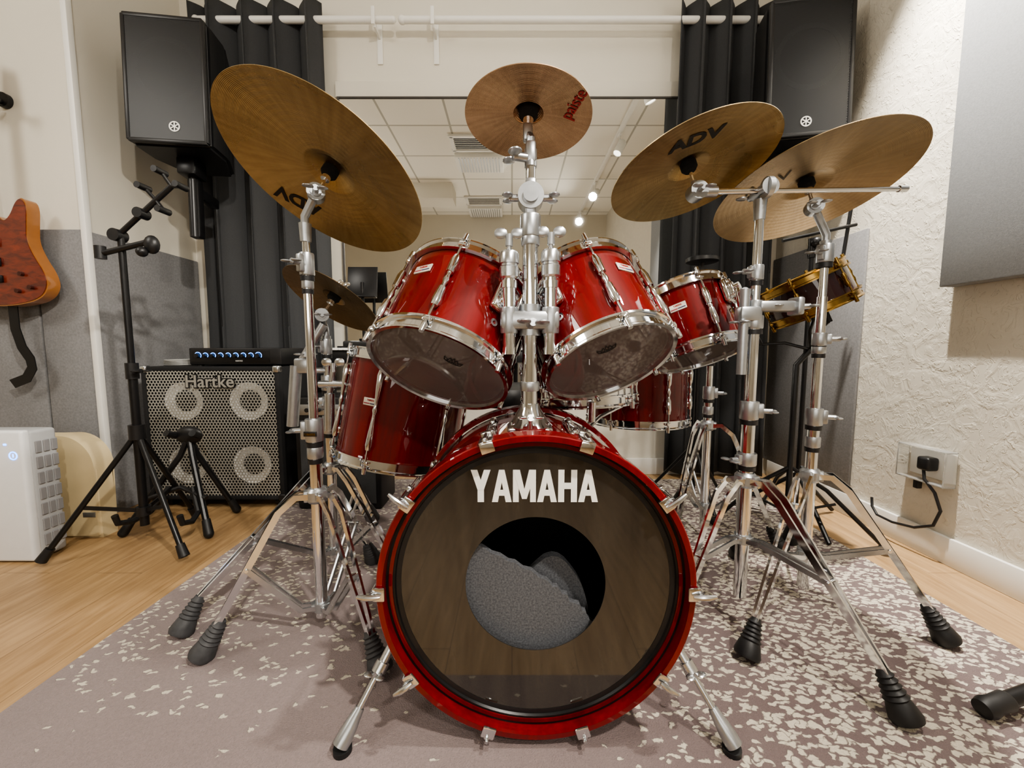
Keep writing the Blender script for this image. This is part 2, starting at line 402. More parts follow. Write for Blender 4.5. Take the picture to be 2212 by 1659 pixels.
curtain(-1.76,-1.05,4,.03,"charcoal floor-length curtain beside the bass cabinet",3)
curtain(.93,1.48,4,.03,"charcoal floor-length curtain behind the crash cymbals",8)
# air vents on ceiling
for (x,y,w) in((-.38,.30,.52),(-.42,-1.35,.5)):
    t=Thing("air_vent","white slatted ceiling air-conditioning vent","air vent",(x,y,CZ),group="ceiling air vents")
    g=G(); 
    for a,b,c,d in((0,-.15,w+.06,.04),(0,.15,w+.06,.04),(-w/2,0,.04,.30),(w/2,0,.04,.30)): g.box((x+a,y+b,CZ-.012),(c,d,.024),bev=.003)
    t.part("frame",g,WHITE)
    t.part("duct_shade",bx((x-w/2,y-.14,CZ-.004),(x+w/2,y+.14,CZ-.001)),DARKIN)  # near-black sheet painted in for the shade behind the louvres
    g=G()
    for i in range(7): g.box((x,y-.11+i*.037,CZ-.014),(w-.04,.010,.004),Matrix.Identity(4))
    t.part("louvre",g,WHITE)
    y2=y-.42
    t2=Thing("air_return_grille","white slatted return grille on the ceiling beside vent","air vent",(x,y2,CZ),group="ceiling return grilles")
    g=G(); g.box((x,y2,CZ-.025),(w+.03,.40,.05),bev=.003); t2.part("panel",g,WHITE)
    g=G()
    for i in range(14): g.box((x-w/2+.03+i*(w-.06)/13,y2,CZ-.052),(.010,.36,.006))
    t2.part("slats",g,CAST)
# track lights
LENS=mat("lamp_lens",(1,.94,.84),.4,emis=16,var=0); LENS2=mat("dim_lamp_lens",(1,.94,.84),.4,emis=2.5,var=0)
def track(x):
    t=Thing("track_rail","white ceiling track rail carrying spotlights","track rail",(x,-.25,CZ))
    g=G(); g.box((x,-.25,CZ-.018),(.045,3.4,.036),bev=.003); t.part("rail",g,WHITE)
track(1.1)
def spot(x,y,tgt,power,ang=75,rad=.05,z=2.82,lens=LENS2):
    t=Thing("track_spotlight","white cylindrical spotlight on the ceiling track","spotlight",(x,y,z),group="track spotlights")
    p=V((x,y,z)); d=(V(tgt)-p).normalized()
    g=G(); g.cyl((x,y,CZ-.030),(x,y,z),.008); g.box((x,y,CZ-.045),(.03,.09,.025),bev=.004); t.part("stem",g,WHITE)
    g=G(); g.lathe([(0,-.08),(.036,-.08),(.042,-.07),(.045,.06),(.041,.062),(.038,.03),(0,.03)],frame(p,d),24); h=t.part("housing",g,WHITE)
    g=G(); g.lathe([(0,.052),(.037,.052),(.037,.056),(0,.056)],frame(p,d),24); t.part("lens",g,lens,parent=h)
    l=bpy.data.lights.new("spot",'SPOT'); l.energy=power; l.spot_size=math.radians(ang); l.spot_blend=.8; l.shadow_soft_size=rad; l.color=(1,.935,.84)
    o=bpy.data.objects.new("spot_beam",l); COL.objects.link(o); o.location=p+d*.085; o.rotation_euler=(-d).to_track_quat('Z','Y').to_euler()
spot(1.1,1.40,(1.70,1.18,1.2),560,72,rad=.025)
spot(1.1,.54,(-.1,1.0,.4),180,90)
spot(1.1,-.64,(-.5,1.3,.7),300,70,lens=LENS)
spot(1.1,-1.75,(-.8,1.7,1.5),210,75)
def area(loc,tgt,sx,sy,power,col=(1,.95,.87)):  # unseen fill light added to brighten the room, no fitting modelled
    l=bpy.data.lights.new("area",'AREA'); l.shape='RECTANGLE'; l.size=sx; l.size_y=sy; l.energy=power; l.color=col
    o=bpy.data.objects.new("added_fill_light",l); COL.objects.link(o); o.location=loc; d=V(tgt)-V(loc); o.rotation_euler=(-d).to_track_quat('Z','Y').to_euler()
area((-2.55,-.2,2.7),(-.4,1.4,.5),.7,.7,28)  # added fill high on the left, outside the mirror's view
area((.2,1.55,2.97),(.2,1.55,0),1.8,.9,6)  # added overhead fill, outside the mirror's view
area((-.2,-1.9,1.30),(0,.2,2.2),2.4,.7,24)  # added fill behind the camera, tilted up to brighten the ceiling
w=bpy.data.worlds.new("world"); scn.world=w; w.use_nodes=True; w.node_tree.nodes['Background'].inputs[0].default_value=(.9,.87,.8,1); w.node_tree.nodes['Background'].inputs[1].default_value=.3

# ---------------------------------------------------------------- bass drum
BX,BZ,BY=.045,.3215,.69
def bp(r,a,y):  # a degrees from straight up, + to the right
    a=math.radians(a); return V((BX+r*math.sin(a),y,BZ+r*math.cos(a)))
FB=frame((BX,BY,BZ),(0,1,0),(1,0,0))
t=Thing("bass_drum","cherry red lacquered bass drum with black logo head and port hole","bass drum",(BX,.88,RT))
g=G(); g.lathe([(.279,.02),(.279,.375),(.272,.375),(.272,.02)],FB,96,loop=True); t.part("shell",g,RED)
for y0,nm in((0,"front_hoop"),(.345,"rear_hoop")):
    g=G(); g.lathe([(.297,y0+.002),(.297,y0+.043),(.294,y0+.046),(.285,y0+.046),(.285,y0),(.295,y0)],FB,96,loop=True); t.part(nm,g,REDH)
g=G(); g.lathe([(.2848,.022),(.2848,.040),(.268,.040),(.264,.031),(.268,.022)],FB,96,loop=True); t.part("flesh_hoop",g,BLACKM,label="black metal head rim")
g=G(); g.lathe([(.134,.027),(.272,.027),(.272,.029),(.134,.029)],FB,96,loop=True); hd=t.part("front_head",g,HEADB,label="glossy black drumhead with round port hole")
g=G(); g.lathe([(.257,.0262),(.270,.0262),(.270,.0268),(.257,.0268)],FB,96,loop=True); t.part("muffle_ring",g,BLACK,parent=hd,label="matt black outer ring of the head")
g=G(); g.lathe([(0,.372),(.279,.372),(.279,.374),(0,.374)],FB,64); t.part("batter_head",g,DARKIN)  # blackened to stand in for shade behind the port hole
g=G(); g.lathe([(.2715,.045),(.2715,.37),(.270,.37),(.270,.045)],FB,64,loop=True); t.part("shell_lining",g,DARKIN)  # near-black sleeve painted in for the shade inside the shell
A_=[[(0,0),(.30,0),(.62,1),(.36,1)],[(1,0),(.70,0),(.38,1),(.64,1)],[(.18,.2),(.82,.2),(.78,.38),(.22,.38)]]
H_=[[(0,0),(.32,0),(.32,1),(0,1)],[(.68,0),(1,0),(1,1),(.68,1)],[(.3,.41),(.7,.41),(.7,.60),(.3,.60)]]
M_=[[(0,0),(.25,0),(.25,1),(0,1)],[(.75,0),(1,0),(1,1),(.75,1)],[(.0,1),(.30,1),(.60,.10),(.40,.10)],[(1,1),(.70,1),(.40,.10),(.60,.10)]]
Y_=[[(.34,0),(.66,0),(.66,.42),(.34,.42)],[(0,1),(.33,1),(.66,.38),(.34,.38)],[(1,1),(.67,1),(.34,.38),(.66,.38)]]
def yamaha(g,M,W,Hh,d=.0006):
    ws=[1.05,1.05,1.22,1.05,1.0,1.05]; gap=.07; tot=sum(ws)+gap*5; x=0
    for L,wd in zip((Y_,A_,M_,A_,H_,A_),ws):
        for i,q in enumerate(L): g.prism([((x+u*wd)/tot*W,v*Hh) for u,v in q],M@Matrix.Translation((0,0,i*d*.35)),d)
        x+=wd+gap
g=G(); yamaha(g,frame((-.0770,BY+.0267,.4850),(0,-1,0),(1,0,0)),.238,.0618); t.part("lettering",g,LETTER,parent=hd,label="white block capital lettering")
angs=[18,54,90,126,162,-18,-54,-90,-126,-162]
for a in angs:
    M=frame(bp(.293,a,BY),(math.sin(math.radians(a)),0,math.cos(math.radians(a))),(0,1,0))
    g=G(); g.box((.022,0,.006),(.056,.026,.005),M,.002); g.box((-.004,0,-.004),(.005,.026,.020),M,.002); g.box((.047,0,.009),(.012,.022,.014),M,.003)
    g.cyl(M@V((-.003,0,.009)),M@V((.05,0,.009)),.0055)
    cl=t.part("claw_hook",g,CHROME)
    g=G(); g.cyl(M@V((.05,0,.009)),M@V((.125,0,.009)),.003)
    t.part("tension_rod",g,CHROME,parent=cl)
    g=G()
    if abs(a) in(90,126,54):
        g.cyl(M@V((.0,0,.009)),M@V((-.012,0,.011)),.0045); g.tube([M@V((-.012,0,-.008)),M@V((-.014,0,.004)),M@V((-.014,0,.018)),M@V((-.011,0,.034))],.0046,10,[.6,1.1,1.2,.7])
    else: g.box((-.008,0,.009),(.010,.006,.006),M,.001)
    t.part("handle",g,SATIN,parent=cl)
    g=G(); ML=frame(bp(.279,a,BY+.19),(math.sin(math.radians(a)),0,math.cos(math.radians(a))),(0,1,0))
    g.box((0,0,.006),(.15,.022,.014),ML,.006); g.ball((-.06,0,.010),.012,(1.6,.9,.9),ML); g.ball((.06,0,.010),.012,(1.6,.9,.9),ML); t.part("lug",g,CHROME)
# spurs
for sgn,foot in((-1,(-.322,.685)),(1,(.418,.685))):
    p0=bp(.282,sgn*112,.82); p1=V((foot[0],foot[1],RT+.02)); mid=p0.lerp(p1,.52)
    g=G(); g.cyl(p0,mid,.0095); g.cyl(mid-(p1-p0)*.06,mid+(p1-p0)*.02,.014); g.cyl(mid,p1,.0065); g.ball(p0,.022,(1,1,1)); wing(g,mid,(sgn*.3,-1,0),.8)
    s_=t.part("spur",g,SATIN,label="chrome telescopic spur leg")
    g=G(); d=(p1-p0).normalized(); g.lathe([(0,-.05),(.009,-.05),(.014,-.02),(.016,.0),(.016,.012),(0,.016)],frame(p1-d*.006,d),20); t.part("foot_tip",g,CAST,parent=s_)
    g=G(); g.lathe([(0,0),(.017,0),(.017,.010),(0,.012)],frame((p1.x,p1.y,RT),(0,0,1)),20); t.part("rubber_tip",g,RUBBERB,parent=s_)
# foam inside
def foampiece(pts,y0,y1,label):
    q=[at(a,b,y0) for a,b in pts]; poly=[(p.x,p.z) for p in q]
    g=G(); g.prism(poly,frame((0,y1,0),(0,-1,0),(1,0,0)),y1-y0)
    o=solid("foam_block",g,FOAM,label,"foam",loc=(sum(p[0] for p in poly)/len(poly),y0,min(p[1] for p in poly)))
    o["group"]="damping foam inside the bass drum"
edge=[(975,1152),(1010,1166),(1045,1184),(1062,1196),(1080,1201),(1098,1213),(1113,1216),(1130,1229),(1148,1233),(1165,1248),(1182,1254),(1195,1268),(1204,1268),(1214,1283),(1226,1285),(1230,1300),(1242,1304),(1252,1306),(1258,1320),(1266,1322),(1270,1336),(1278,1342),(1290,1352),(1300,1362)]
foampiece(edge+[(1310,1430),(1220,1465),(1090,1465),(985,1415),(925,1340),(915,1220)],.742,.756,"speckled grey foam slab with ragged top edge in bass drum")
foampiece([(1136,1300),(1138,1252),(1146,1232),(1160,1219),(1176,1206),(1192,1201),(1206,1203),(1220,1212),(1234,1228),(1246,1244),(1256,1262),(1264,1285),(1270,1310),(1270,1400),(1136,1400)],.78,.80,"grey foam peak standing behind the slab in bass drum")

# ---------------------------------------------------------------- tom drums
def drum(name,label,cat,C,n,R,L,shell=RED,metal=CHROME,nl=6,ph=-90,badge=None,bottom=HEADC,group=None,crown=None,bracket=None):
    up=-V(n).normalized(); M=frame(C,up,(1,0,0)); t=Thing(name,label,cat,M=M,group=group)
    I=Matrix.Identity(4); Rs=R-.009
    g=G(); g.lathe([(Rs,.008),(Rs,L-.008),(Rs-.006,L-.008),(Rs-.006,.008)],I,72,loop=True); t.part("shell",g,shell,local=True)
    g=G(); g.lathe([(Rs-.0065,.01),(Rs-.0065,L-.01),(Rs-.008,L-.01),(Rs-.008,.01)],I,48,loop=True); t.part("shell_lining",g,WOODIN,local=True)
    for z0,sg,nm in((0,1,"bottom_hoop"),(L,-1,"top_hoop")):
        g=G(); pr=[(Rs+.001,z0+sg*.026),(R+.004,z0+sg*.028),(R+.004,z0+sg*.023),(Rs+.005,z0+sg*.021),(Rs+.005,z0+sg*.004),(R+.001,z0-sg*.001),(R+.001,z0-sg*.005),(Rs+.001,z0-sg*.003)]
        g.lathe(pr,I,72,loop=True); t.part(nm,g,metal,local=True)
    g=G(); g.lathe([(0,.002),(Rs+.001,.002)],I,72); hb=t.part("bottom_head",g,bottom,local=True)
    if crown:
        u,v,rot=crown; g=G(); Mc=Matrix.Translation((u,-v,.0012))@Matrix.Rotation(math.radians(180),4,'X')@Matrix.Rotation(math.radians(rot),4,'Z')
        s_=.019; poly=[(-1,-.35),(-.75,-.5),(-.4,-.62),(0,-.66),(.4,-.62),(.75,-.5),(1,-.35),(1.15,.35),(.6,-.05),(.42,.5),(.2,.02),(0,.75),(-.2,.02),(-.42,.5),(-.6,-.05),(-1.15,.35)]
        n_=len(poly)
        for i in range(n_):
            a,b=poly[i],poly[(i+1)%n_]; d=(b[0]-a[0],b[1]-a[1]); l=math.hypot(*d); nx,ny=-d[1]/l*.06,d[0]/l*.06
            g.prism([((a[0]+nx)*s_,(a[1]+ny)*s_),((b[0]+nx)*s_,(b[1]+ny)*s_),((b[0]-nx)*s_,(b[1]-ny)*s_),((a[0]-nx)*s_,(a[1]-ny)*s_)],Mc@Matrix.Translation((0,0,.00005*i)),.0003)
        g.text("REMO",.011,Mc@Matrix.Translation((0,-.0065,.0003)),bold=.0003); t.part("head_logo",g,INK,parent=hb,local=True)
    g=G(); g.lathe([(0,L-.005),(Rs+.001,L-.005),(Rs+.001,L-.002),(0,L-.002)],I,72); t.part("top_head",g,HEADT if bottom is HEADC else HEADW,local=True)
    for k in range(nl):
        a=math.radians(ph+k*360/nl); ML=frame((Rs*math.cos(a),Rs*math.sin(a),0),(0,0,1),(math.cos(a),math.sin(a),0)) # x radial, z up
        g=G()
        lz0,lz1=(.055,L-.055) if L>.2 else (.045,L-.045); zc=L/2
        K=[(lz0,.0075),(lz0+.015,.0105),(lz0+.05,.0085),(zc-.022,.0048),(zc-.012,.0045),(zc,.0075),(zc+.012,.0045),(zc+.022,.0048),(lz1-.05,.0085),(lz1-.015,.0105),(lz1,.0075)] if L>.2 else [(lz0,.006),(lz0+.012,.008),(zc,.005),(lz1-.012,.008),(lz1,.006)]
        g.lathe([(0,lz0)]+[(r,z) for z,r in K]+[(0,lz1)],ML@Matrix.Translation((.011,0,0)),14)
        for z in(lz0+.02,lz1-.02): g.box((.004,0,z),(.012,.014,.02),ML,.002)
        lo=t.part("lug",g,metal,local=True)
        g=G()
        g.cyl(ML@V((.013,0,.0)),ML@V((.013,0,L)),.0028,seg=10)
        g.lathe([(0,-.012),(.0055,-.012),(.0065,.004),(.0065,.008),(0,.008)],ML@Matrix.Translation((.013,0,-.002)),12); g.lathe([(0,-.008),(.0065,-.008),(.0055,.012),(0,.012)],ML@Matrix.Translation((.013,0,L+.002)),12)
        for z in(.018,L-.018): g.box((.012,0,z),(.014,.018,.012),ML,.003)
        t.part("tension_rod",g,metal,parent=lo,local=True)
    if badge:
        a0,z0=badge; a0=math.radians(a0); MB=frame((Rs*math.cos(a0)+.0008*math.cos(a0),Rs*math.sin(a0)+.0008*math.sin(a0),z0),(math.cos(a0),math.sin(a0),0),(-math.sin(a0),math.cos(a0),0))
        g=G(); g.box((0,0,0),(.048,.022,.003),MB,.001); bo=t.part("badge",g,PLATE,local=True,label="cream maker's badge")
        g=G(); yamaha(g,MB@Matrix.Translation((-.012,.002,.0015)),.024,.0055,.0004); t.part("badge_lettering",g,REDINK,parent=bo,local=True)
        g=G(); g.box((-.012,-.005,.0016),(.020,.003,.0006),MB); t.part("badge_stripe",g,BADGER,parent=bo,local=True)
        g=G(); g.box((.010,-.005,.0016),(.022,.003,.0006),MB); t.part("badge_stripe",g,BADGEB,parent=bo,local=True)
    if bracket:
        a0,z0,tip=bracket; a0=math.radians(a0); MB=frame((Rs*math.cos(a0),Rs*math.sin(a0),z0),(math.cos(a0),math.sin(a0),0),(-math.sin(a0),math.cos(a0),0))
        g=G(); g.box((0,0,.010),(.055,.075,.020),MB,.008,3); g.box((0,0,.024),(.036,.048,.016),MB,.007,3); g.cyl(MB@V((0,-.0,.02)),MB@V((0,0,.045)),.013)
        for yy in(-.03,.03): g.cyl(MB@V((0,yy,.018)),MB@V((0,yy,.026)),.005,seg=10)
        g.cyl(MB@V((0,0,.036)),t.I@V(tip),.0075)
        bo=t.part("mounting_bracket",g,CHROME,local=True)
        g=G(); g.lathe([(.004,0),(.009,0),(.009,.003),(.004,.003)],MB@Matrix.Translation((0,-.062,0)),20,loop=True); t.part("air_vent_ring",g,CHROME,local=True)
    return t
N1=V((-.261,-.547,-.795)); C1=V((-.173,.92,.718)); N2=V((.254,-.539,-.803)); C2=V((.2295,.92,.734))
PX,PY=.039,.86
JL=V((-.006,.85,.955)); JR=V((.082,.85,.958))
drum("tom_drum","cherry red tom with chrome hoops and clear lower head","tom drum",C1,N1,.170,.255,badge=(-117,.17),crown=(.045,.062,-25),bracket=(-45,.15,JL),group="mounted tom drums")
drum("tom_drum","cherry red tom with chrome hoops, mounted on the centre post","tom drum",C2,N2,.157,.245,badge=(-62,.165),crown=(-.025,.075,22),bracket=(-135,.15,JR),group="mounted tom drums")
drum("tom_drum","small cherry red tom with chrome hoops beside the boom stand","tom drum",at(1513,772,1.25),(.2,-.34,-.92),.138,.225,badge=(-125,.14),bracket=(-50,.16,(.625,1.075,.86)),group="mounted tom drums")
drum("floor_tom","large cherry red floor tom with chrome hoops behind bass drum","floor tom",(-.385,1.29,.405),(-.17,-.10,-.98),.20,.34,nl=6,ph=-100,badge=(-107,.19),group="floor toms")
drum("floor_tom","cherry red floor tom behind the chrome snare","floor tom",(.52,1.62,.475),(0,-.02,-1),.20,.27,nl=6,ph=-75,group="floor toms")
drum("snare_drum","chrome snare drum on a basket stand behind the toms","snare drum",(.22,1.27,.60),(.05,-.05,-1),.182,.12,shell=CHROME,nl=8,group="snare drums")
drum("snare_drum","dark brown snare drum with brass hoops, steeply tilted","snare drum",at(1762,672,1.50),(.42,-.12,-.9),.145,.14,shell=BROWN,metal=GOLD,nl=6,ph=-80,bottom=HEADW,group="snare drums")

# ---------------------------------------------------------------- cymbals
def zprof(r,R):
    q=r/R; z=.022*(1-q*q)*(R/.22)
    if q<.24: z+=.016*(1-(q/.24)**2)
    return z
def cymbal(label,C,n,R,mt,texts=(),rod=.09):
    n=V(n).normalized(); M=frame(C,-n,(1,0,0)); t=Thing("cymbal",label,"cymbal",M=M,group="cymbals on stands")
    I=Matrix.Identity(4); qs=[.03,.08,.14,.19,.24,.27,.35,.45,.55,.65,.75,.85,.93,1.0]
    prof=[(q*R,zprof(q*R,R)) for q in qs]+[(q*R,zprof(q*R,R)+.0016) for q in reversed(qs)]
    g=G(); g.lathe(prof,I,128,loop=True); d=t.part("cymbal_disc",g,mt,local=True)
    for body,size,u,v,rot,ink,bold in texts:
        g=G(); Mt=Matrix.Translation((u,-v,0))@Matrix.Rotation(math.pi,4,'X')@Matrix.Rotation(math.radians(rot),4,'Z')
        g.text(body,size,Mt,warp=lambda p:V((p.x,p.y,zprof(math.hypot(p.x,p.y),R)-.0013)),bold=bold); t.part("lettering",g,ink,parent=d,local=True)
    zh=zprof(0,R)
    g=G(); g.lathe([(0,zh-.030),(.014,zh-.030),(.020,zh-.022),(.020,zh-.006),(.010,zh-.002),(0,zh-.002)],I,24)
    t.part("felt_washer",g,FELT,local=True)
    g=G(); g.lathe([(0,zh),(.016,zh+.002),(.018,zh+.012),(0,zh+.014)],I,24)
    t.part("felt_washer",g,FELT,local=True)
    return M@V((0,0,zh-.03)), M@V((0,0,zh-rod)), M@V((0,0,zh+.03))
FAINT=mat("faded_ink",(.05,.037,.02),.6,.5,var=.2)
hubs={}
hubs['A']=cymbal("large bronze crash cymbal steeply tilted on a straight stand",(-.470,1.03,1.196),(-.293,-.42,-.859),.255,CYM,[("ADV",.060,-.148,-.118,150,INK,.0022)])
hubs['B']=cymbal("bronze crash cymbal held by the boom arm",(.458,1.05,1.219),(.204,-.25,-.946),.204,CYM,[("ADV",.058,-.032,.103,16,INK,.0022)])
hubs['C']=cymbal("wide dark bronze ride cymbal on a straight stand",(.836,1.15,1.212),(.109,-.30,-.948),.245,CYM2,[("ADV",.055,-.135,.03,30,FAINT,.0)])
hubs['S']=cymbal("small copper-toned splash cymbal atop the tom post",(.034,.87,1.251),(-.034,-.163,-.986),.132,CYM3,[("paiste",.036,.090,.036,74,REDINK,.0005)],rod=.06)
hubs['H']=cymbal("small dark bronze cymbal behind the tall straight stand",(-.588,1.30,.927),(-.357,-.448,-.82),.16,CYM2)

# ---------------------------------------------------------------- stands
def leg(t,x,y,foot,zc,zl,rub,spread=.013):
    c=V((x,y,0)); f=V((foot[0],foot[1],0)); d=(f-c); Rf=d.length; d.normalize(); sd=V((-d.y,d.x,0))
    def P(r,z,k,s): return c+d*r+sd*k*s+V((0,0,z))
    end_r,end_z=Rf-.035,RT+.075
    g=G(); 
    for k in(-1,1):
        pts=[P(.015,zc,k,spread),P(.05,zc+.004,k,spread*1.25),P(.09,zc-.03,k,spread*1.3)]
        for u in(.25,.5,.75,1): 
            pts.append(P(.09+(end_r-.09)*u,(zc-.03)*(1-u)+end_z*u,k,spread*(1.3-.9*u)))
        g.strip(pts,.006,.016,sd)
    pm=P(.09+(end_r-.09)*.5,(zc-.03)*.5+end_z*.5,0,0); g.cyl(pm-sd*.018,pm+sd*.018,.004)
    lo=t.part("leg",g,CHROME,label="double-braced chrome leg")
    g=G()
    for k in(-1,1): g.strip([P(.015,zl,k,.010),P(.05,zl+.004,k,.011),pm+sd*k*.012],.005,.013,sd)
    t.part("brace",g,SATIN,parent=lo)
    a=P(end_r-.012,end_z+.012,0,0); b=P(Rf,RT+.006,0,0); ax=(b-a).normalized(); L=(b-a).length
    g=G(); pr=[(0,-.004),(.011,-.004)]
    for i in range(5): pr+=[(.013+i*.0018,.004+i*.010),(.017+i*.0018,.008+i*.010),(.014+i*.0018,.012+i*.010)]
    pr+=[(.024,.058),(.030,L-.012),(.028,L-.004),(0,L-.002)]
    g.lathe(pr,frame(a,ax),20)
    for v in g.bm.verts: v.co.z=max(v.co.z,RT)
    t.part("rubber_foot",g,rub,parent=lo)
def collar(g,x,y,z,r,h,dirs=None,sz=1):
    g.lathe([(0,-h/2),(r,-h/2),(r*1.05,-h/2+.003),(r*1.05,h/2-.003),(r,h/2),(0,h/2)],frame((x,y,z),(0,0,1)),24)
    if dirs: 
        d=V(dirs).normalized(); g.box((0,0,r*1.1),(.016,h*.8,.018),frame((x,y,z),d,(0,0,1)) @Matrix.Rotation(math.pi/2,4,'Z'),.003); wing(g,V((x,y,z))+d*(r+.012),d,sz)
def stand(label,x,y,feet,zc,zl,segs,clamps,rub=RUBBER,cat="cymbal stand",name="cymbal_stand",group="chrome hardware stands"):
    t=Thing(name,label,cat,(x,y,RT),group=group)
    for i,(z0,z1,r) in enumerate(segs):
        g=G(); g.cyl((x,y,z0),(x,y,z1),r,seg=28); t.part("tube",g,CHROME)
    g=G(); g.lathe([(0,-.02),(.02,-.02),(.027,-.012),(.027,.012),(.02,.02),(0,.02)],frame((x,y,zc),(0,0,1)),24)
    for f in feet:
        d=V((f[0]-x,f[1]-y,0)).normalized(); g.box((0,0,.02),(.03,.026,.024),frame((x,y,zc),d,(0,0,1)),.004)
    t.part("leg_collar",g,CAST)
    g=G(); g.lathe([(0,-.012),(.021,-.012),(.021,.012),(0,.012)],frame((x,y,zl),(0,0,1)),24)
    for f in feet:
        d=V((f[0]-x,f[1]-y,0)).normalized(); g.box((0,0,.016),(.02,.022,.02),frame((x,y,zl),d,(0,0,1)),.003)
    t.part("brace_collar",g,CAST)
    for z,r,h,dr in clamps:
        g=G(); collar(g,x,y,z,r,h,dr); co_=t.part("height_clamp",g,CAST,label="grey die-cast height clamp with wing bolt")
        g=G(); g.lathe([(r*.7,-.006),(r*.98,-.006),(r*.98,.006),(r*.7,.006)],frame((x,y,z-h/2-.008),(0,0,1)),24,loop=True); t.part("insert_ring",g,BLACK,parent=co_)
    for f in feet: leg(t,x,y,f,zc,zl,rub)
    return t
def tilter(t,top,low,hub,high,ax):
    g=G(); low=V(low); top=V(top)
    g.cyl(top-V((0,0,.05)),top-V((0,0,.005)),.013,.015)
    g.tube([top-V((0,0,.02)),top+V((0,0,.012)),low],.010)
    d=V(ax).normalized(); g.cyl(low-d*.017,low+d*.017,.021,seg=24); g.cyl(low-d*.022,low+d*.022,.013,seg=24); wing(g,low+d*.024,d,1.0); 
    g.cyl(low,low.lerp(V(hub),.42),.010,.006)
    o=t.part("tilter",g,CAST,label="die-cast ratchet tilter")
    g=G(); g.cyl(low,hub,.0045); g.cyl(V(hub)-(V(hub)-low).normalized()*.012,hub,.011); g.cyl(hub,high,.004); wing(g,high,V(hub)-low,.8)
    t.part("cymbal_rod",g,CHROME,parent=o)
# straight stand, cymbal A
x,y=-.52,1.02
tA=stand("tall straight chrome stand carrying the large crash cymbal",x,y,[(-.768,.905),(-.305,.86),(-.50,1.36)],.385,.075,[(.045,.56,.0155),(.54,.985,.0115),(.97,1.085,.009)],
   [(.56,.021,.06,(-1,-.25,0)),(.50,.019,.03,None),(.985,.017,.055,(-.3,-1,0)),(.94,.014,.03,None)])
h,l,hi=hubs['A']; tilter(tA,(x,y,1.09),l,h,hi,(.45,-1,0))
g=G(); g.box((x,y-.0215,.553),(.034,.003,.013),bev=.001); pl=tA.part("name_plate",g,BLACK,label="black and gold name plate")
g=G(); yamaha(g,frame((x-.014,y-.0232,.549),(0,-1,0),(1,0,0)),.028,.007,.0004); tA.part("plate_lettering",g,GOLD,parent=pl)
# side stand, small cymbal
x,y=-.615,1.31
tH=stand("chrome stand with tilted boom clamp carrying the small cymbal",x,y,[(-.885,.985),(-.33,1.17),(-.62,1.70)],.37,.08,[(.045,.52,.0155),(.50,.80,.0115)],
   [(.52,.021,.06,(1,-.4,0)),(.66,.02,.05,(1,-.6,0)),(.60,.019,.03,(-1,-.4,0)),(.78,.017,.05,(-.6,-1,0))])
h,l,hi=hubs['H']; tilter(tH,(x,y,.82),l,h,hi,(.5,-1,0))
g=G()
g.cyl(at(632,920,1.27),at(640,790,1.27),.018); g.cyl(at(640,800,1.27),at(700,700,1.28),.013); g.box((0,0,0),(.05,.03,.05),Matrix.Translation(at(655,790,1.27)),.008); g.cyl(at(640,800,1.28),(x,y,.70),.010)
wing(g,at(665,765,1.26),(.2,-1,0),1.2); tH.part("multi_clamp",g,CAST,label="die-cast accessory clamp")
g=G(); g.cyl(at(712,930,1.26),at(712,850,1.26),.016); g.cyl(at(712,850,1.26),at(720,795,1.26),.009); g.cyl(at(690,830,1.26),at(745,830,1.26),.012); g.cyl(at(700,880,1.27),(x,y,.62),.010)
wing(g,at(720,800,1.26),(0,0,1),1.3); wing(g,at(745,830,1.26),(1,0,0),1.2); tH.part("rod_clamp",g,SATIN,label="chrome rod clamp with wing nuts")
# boom stand B
x,y=.633,1.04
tB=stand("heavy chrome boom stand with counter arm carrying crash cymbal",x,y,[(.385,.93),(.806,.735),(.83,1.39)],.42,.255,[(.09,.59,.0165),(.52,.86,.0138),(.80,1.115,.011)],
   [(.477,.023,.033,(-1,-.3,0)),(.609,.022,.048,(1,-.5,0)),(.841,.021,.034,(-1,-.4,0)),(.883,.018,.028,(1,-.2,0)),(.968,.016,.038,(-1,-.4,0))],rub=RUBBERB)
h,l,hi=hubs['B']; J=V((x,y-.005,1.170))
g=G(); g.cyl((x,y,1.10),(x,y,1.150),.013,.016); g.cyl(J-V((-.006,.022,0)),J+V((-.006,-.022,0)),.025,seg=28); g.cyl(J+V((0,-.03,0)),J+V((0,.03,0)),.014); g.cyl(J+V((0,-.035,0)),J+V((0,-.028,0)),.021,.017); wing(g,J+V((.0,.03,0)),(0,1,0),1.2); jb=tB.part("boom_joint",g,CAST)
l=V(l); dr=(J-l).normalized(); E=J+dr*((.985-J.x)/dr.x)
g=G(); g.cyl(l,J,.0075); g.cyl(J,E,.006); g.cyl(E-dr*.01,E+dr*.010,.008); tB.part("boom_arm",g,CHROME)
g=G(); g.cyl(l-V((0,.018,0)),l+V((0,.018,0)),.022,seg=24); g.cyl(l,l+(J-l)*.3,.013); g.cyl(l,V(l).lerp(V(h),.5),.010,.007); wing(g,l+V((0,-.02,0)),(0,-1,0)); tl=tB.part("tilter",g,CAST)
g=G(); g.cyl(l,h,.0045); g.cyl(h,hi,.004); wing(g,hi,V(h)-l,.8); tB.part("cymbal_rod",g,CHROME,parent=tl)
g=G(); Kp=at(1670,660,1.01); g.box((0,0,0),(.095,.033,.028),Matrix.Translation((x+.048,y-.01,Kp.z)),.007); g.box((0,0,0),(.018,.046,.046),Matrix.Translation((x+.10,y-.01,Kp.z)),.006); wing(g,(x+.114,y-.01,Kp.z),(1,-.2,0),1.1)
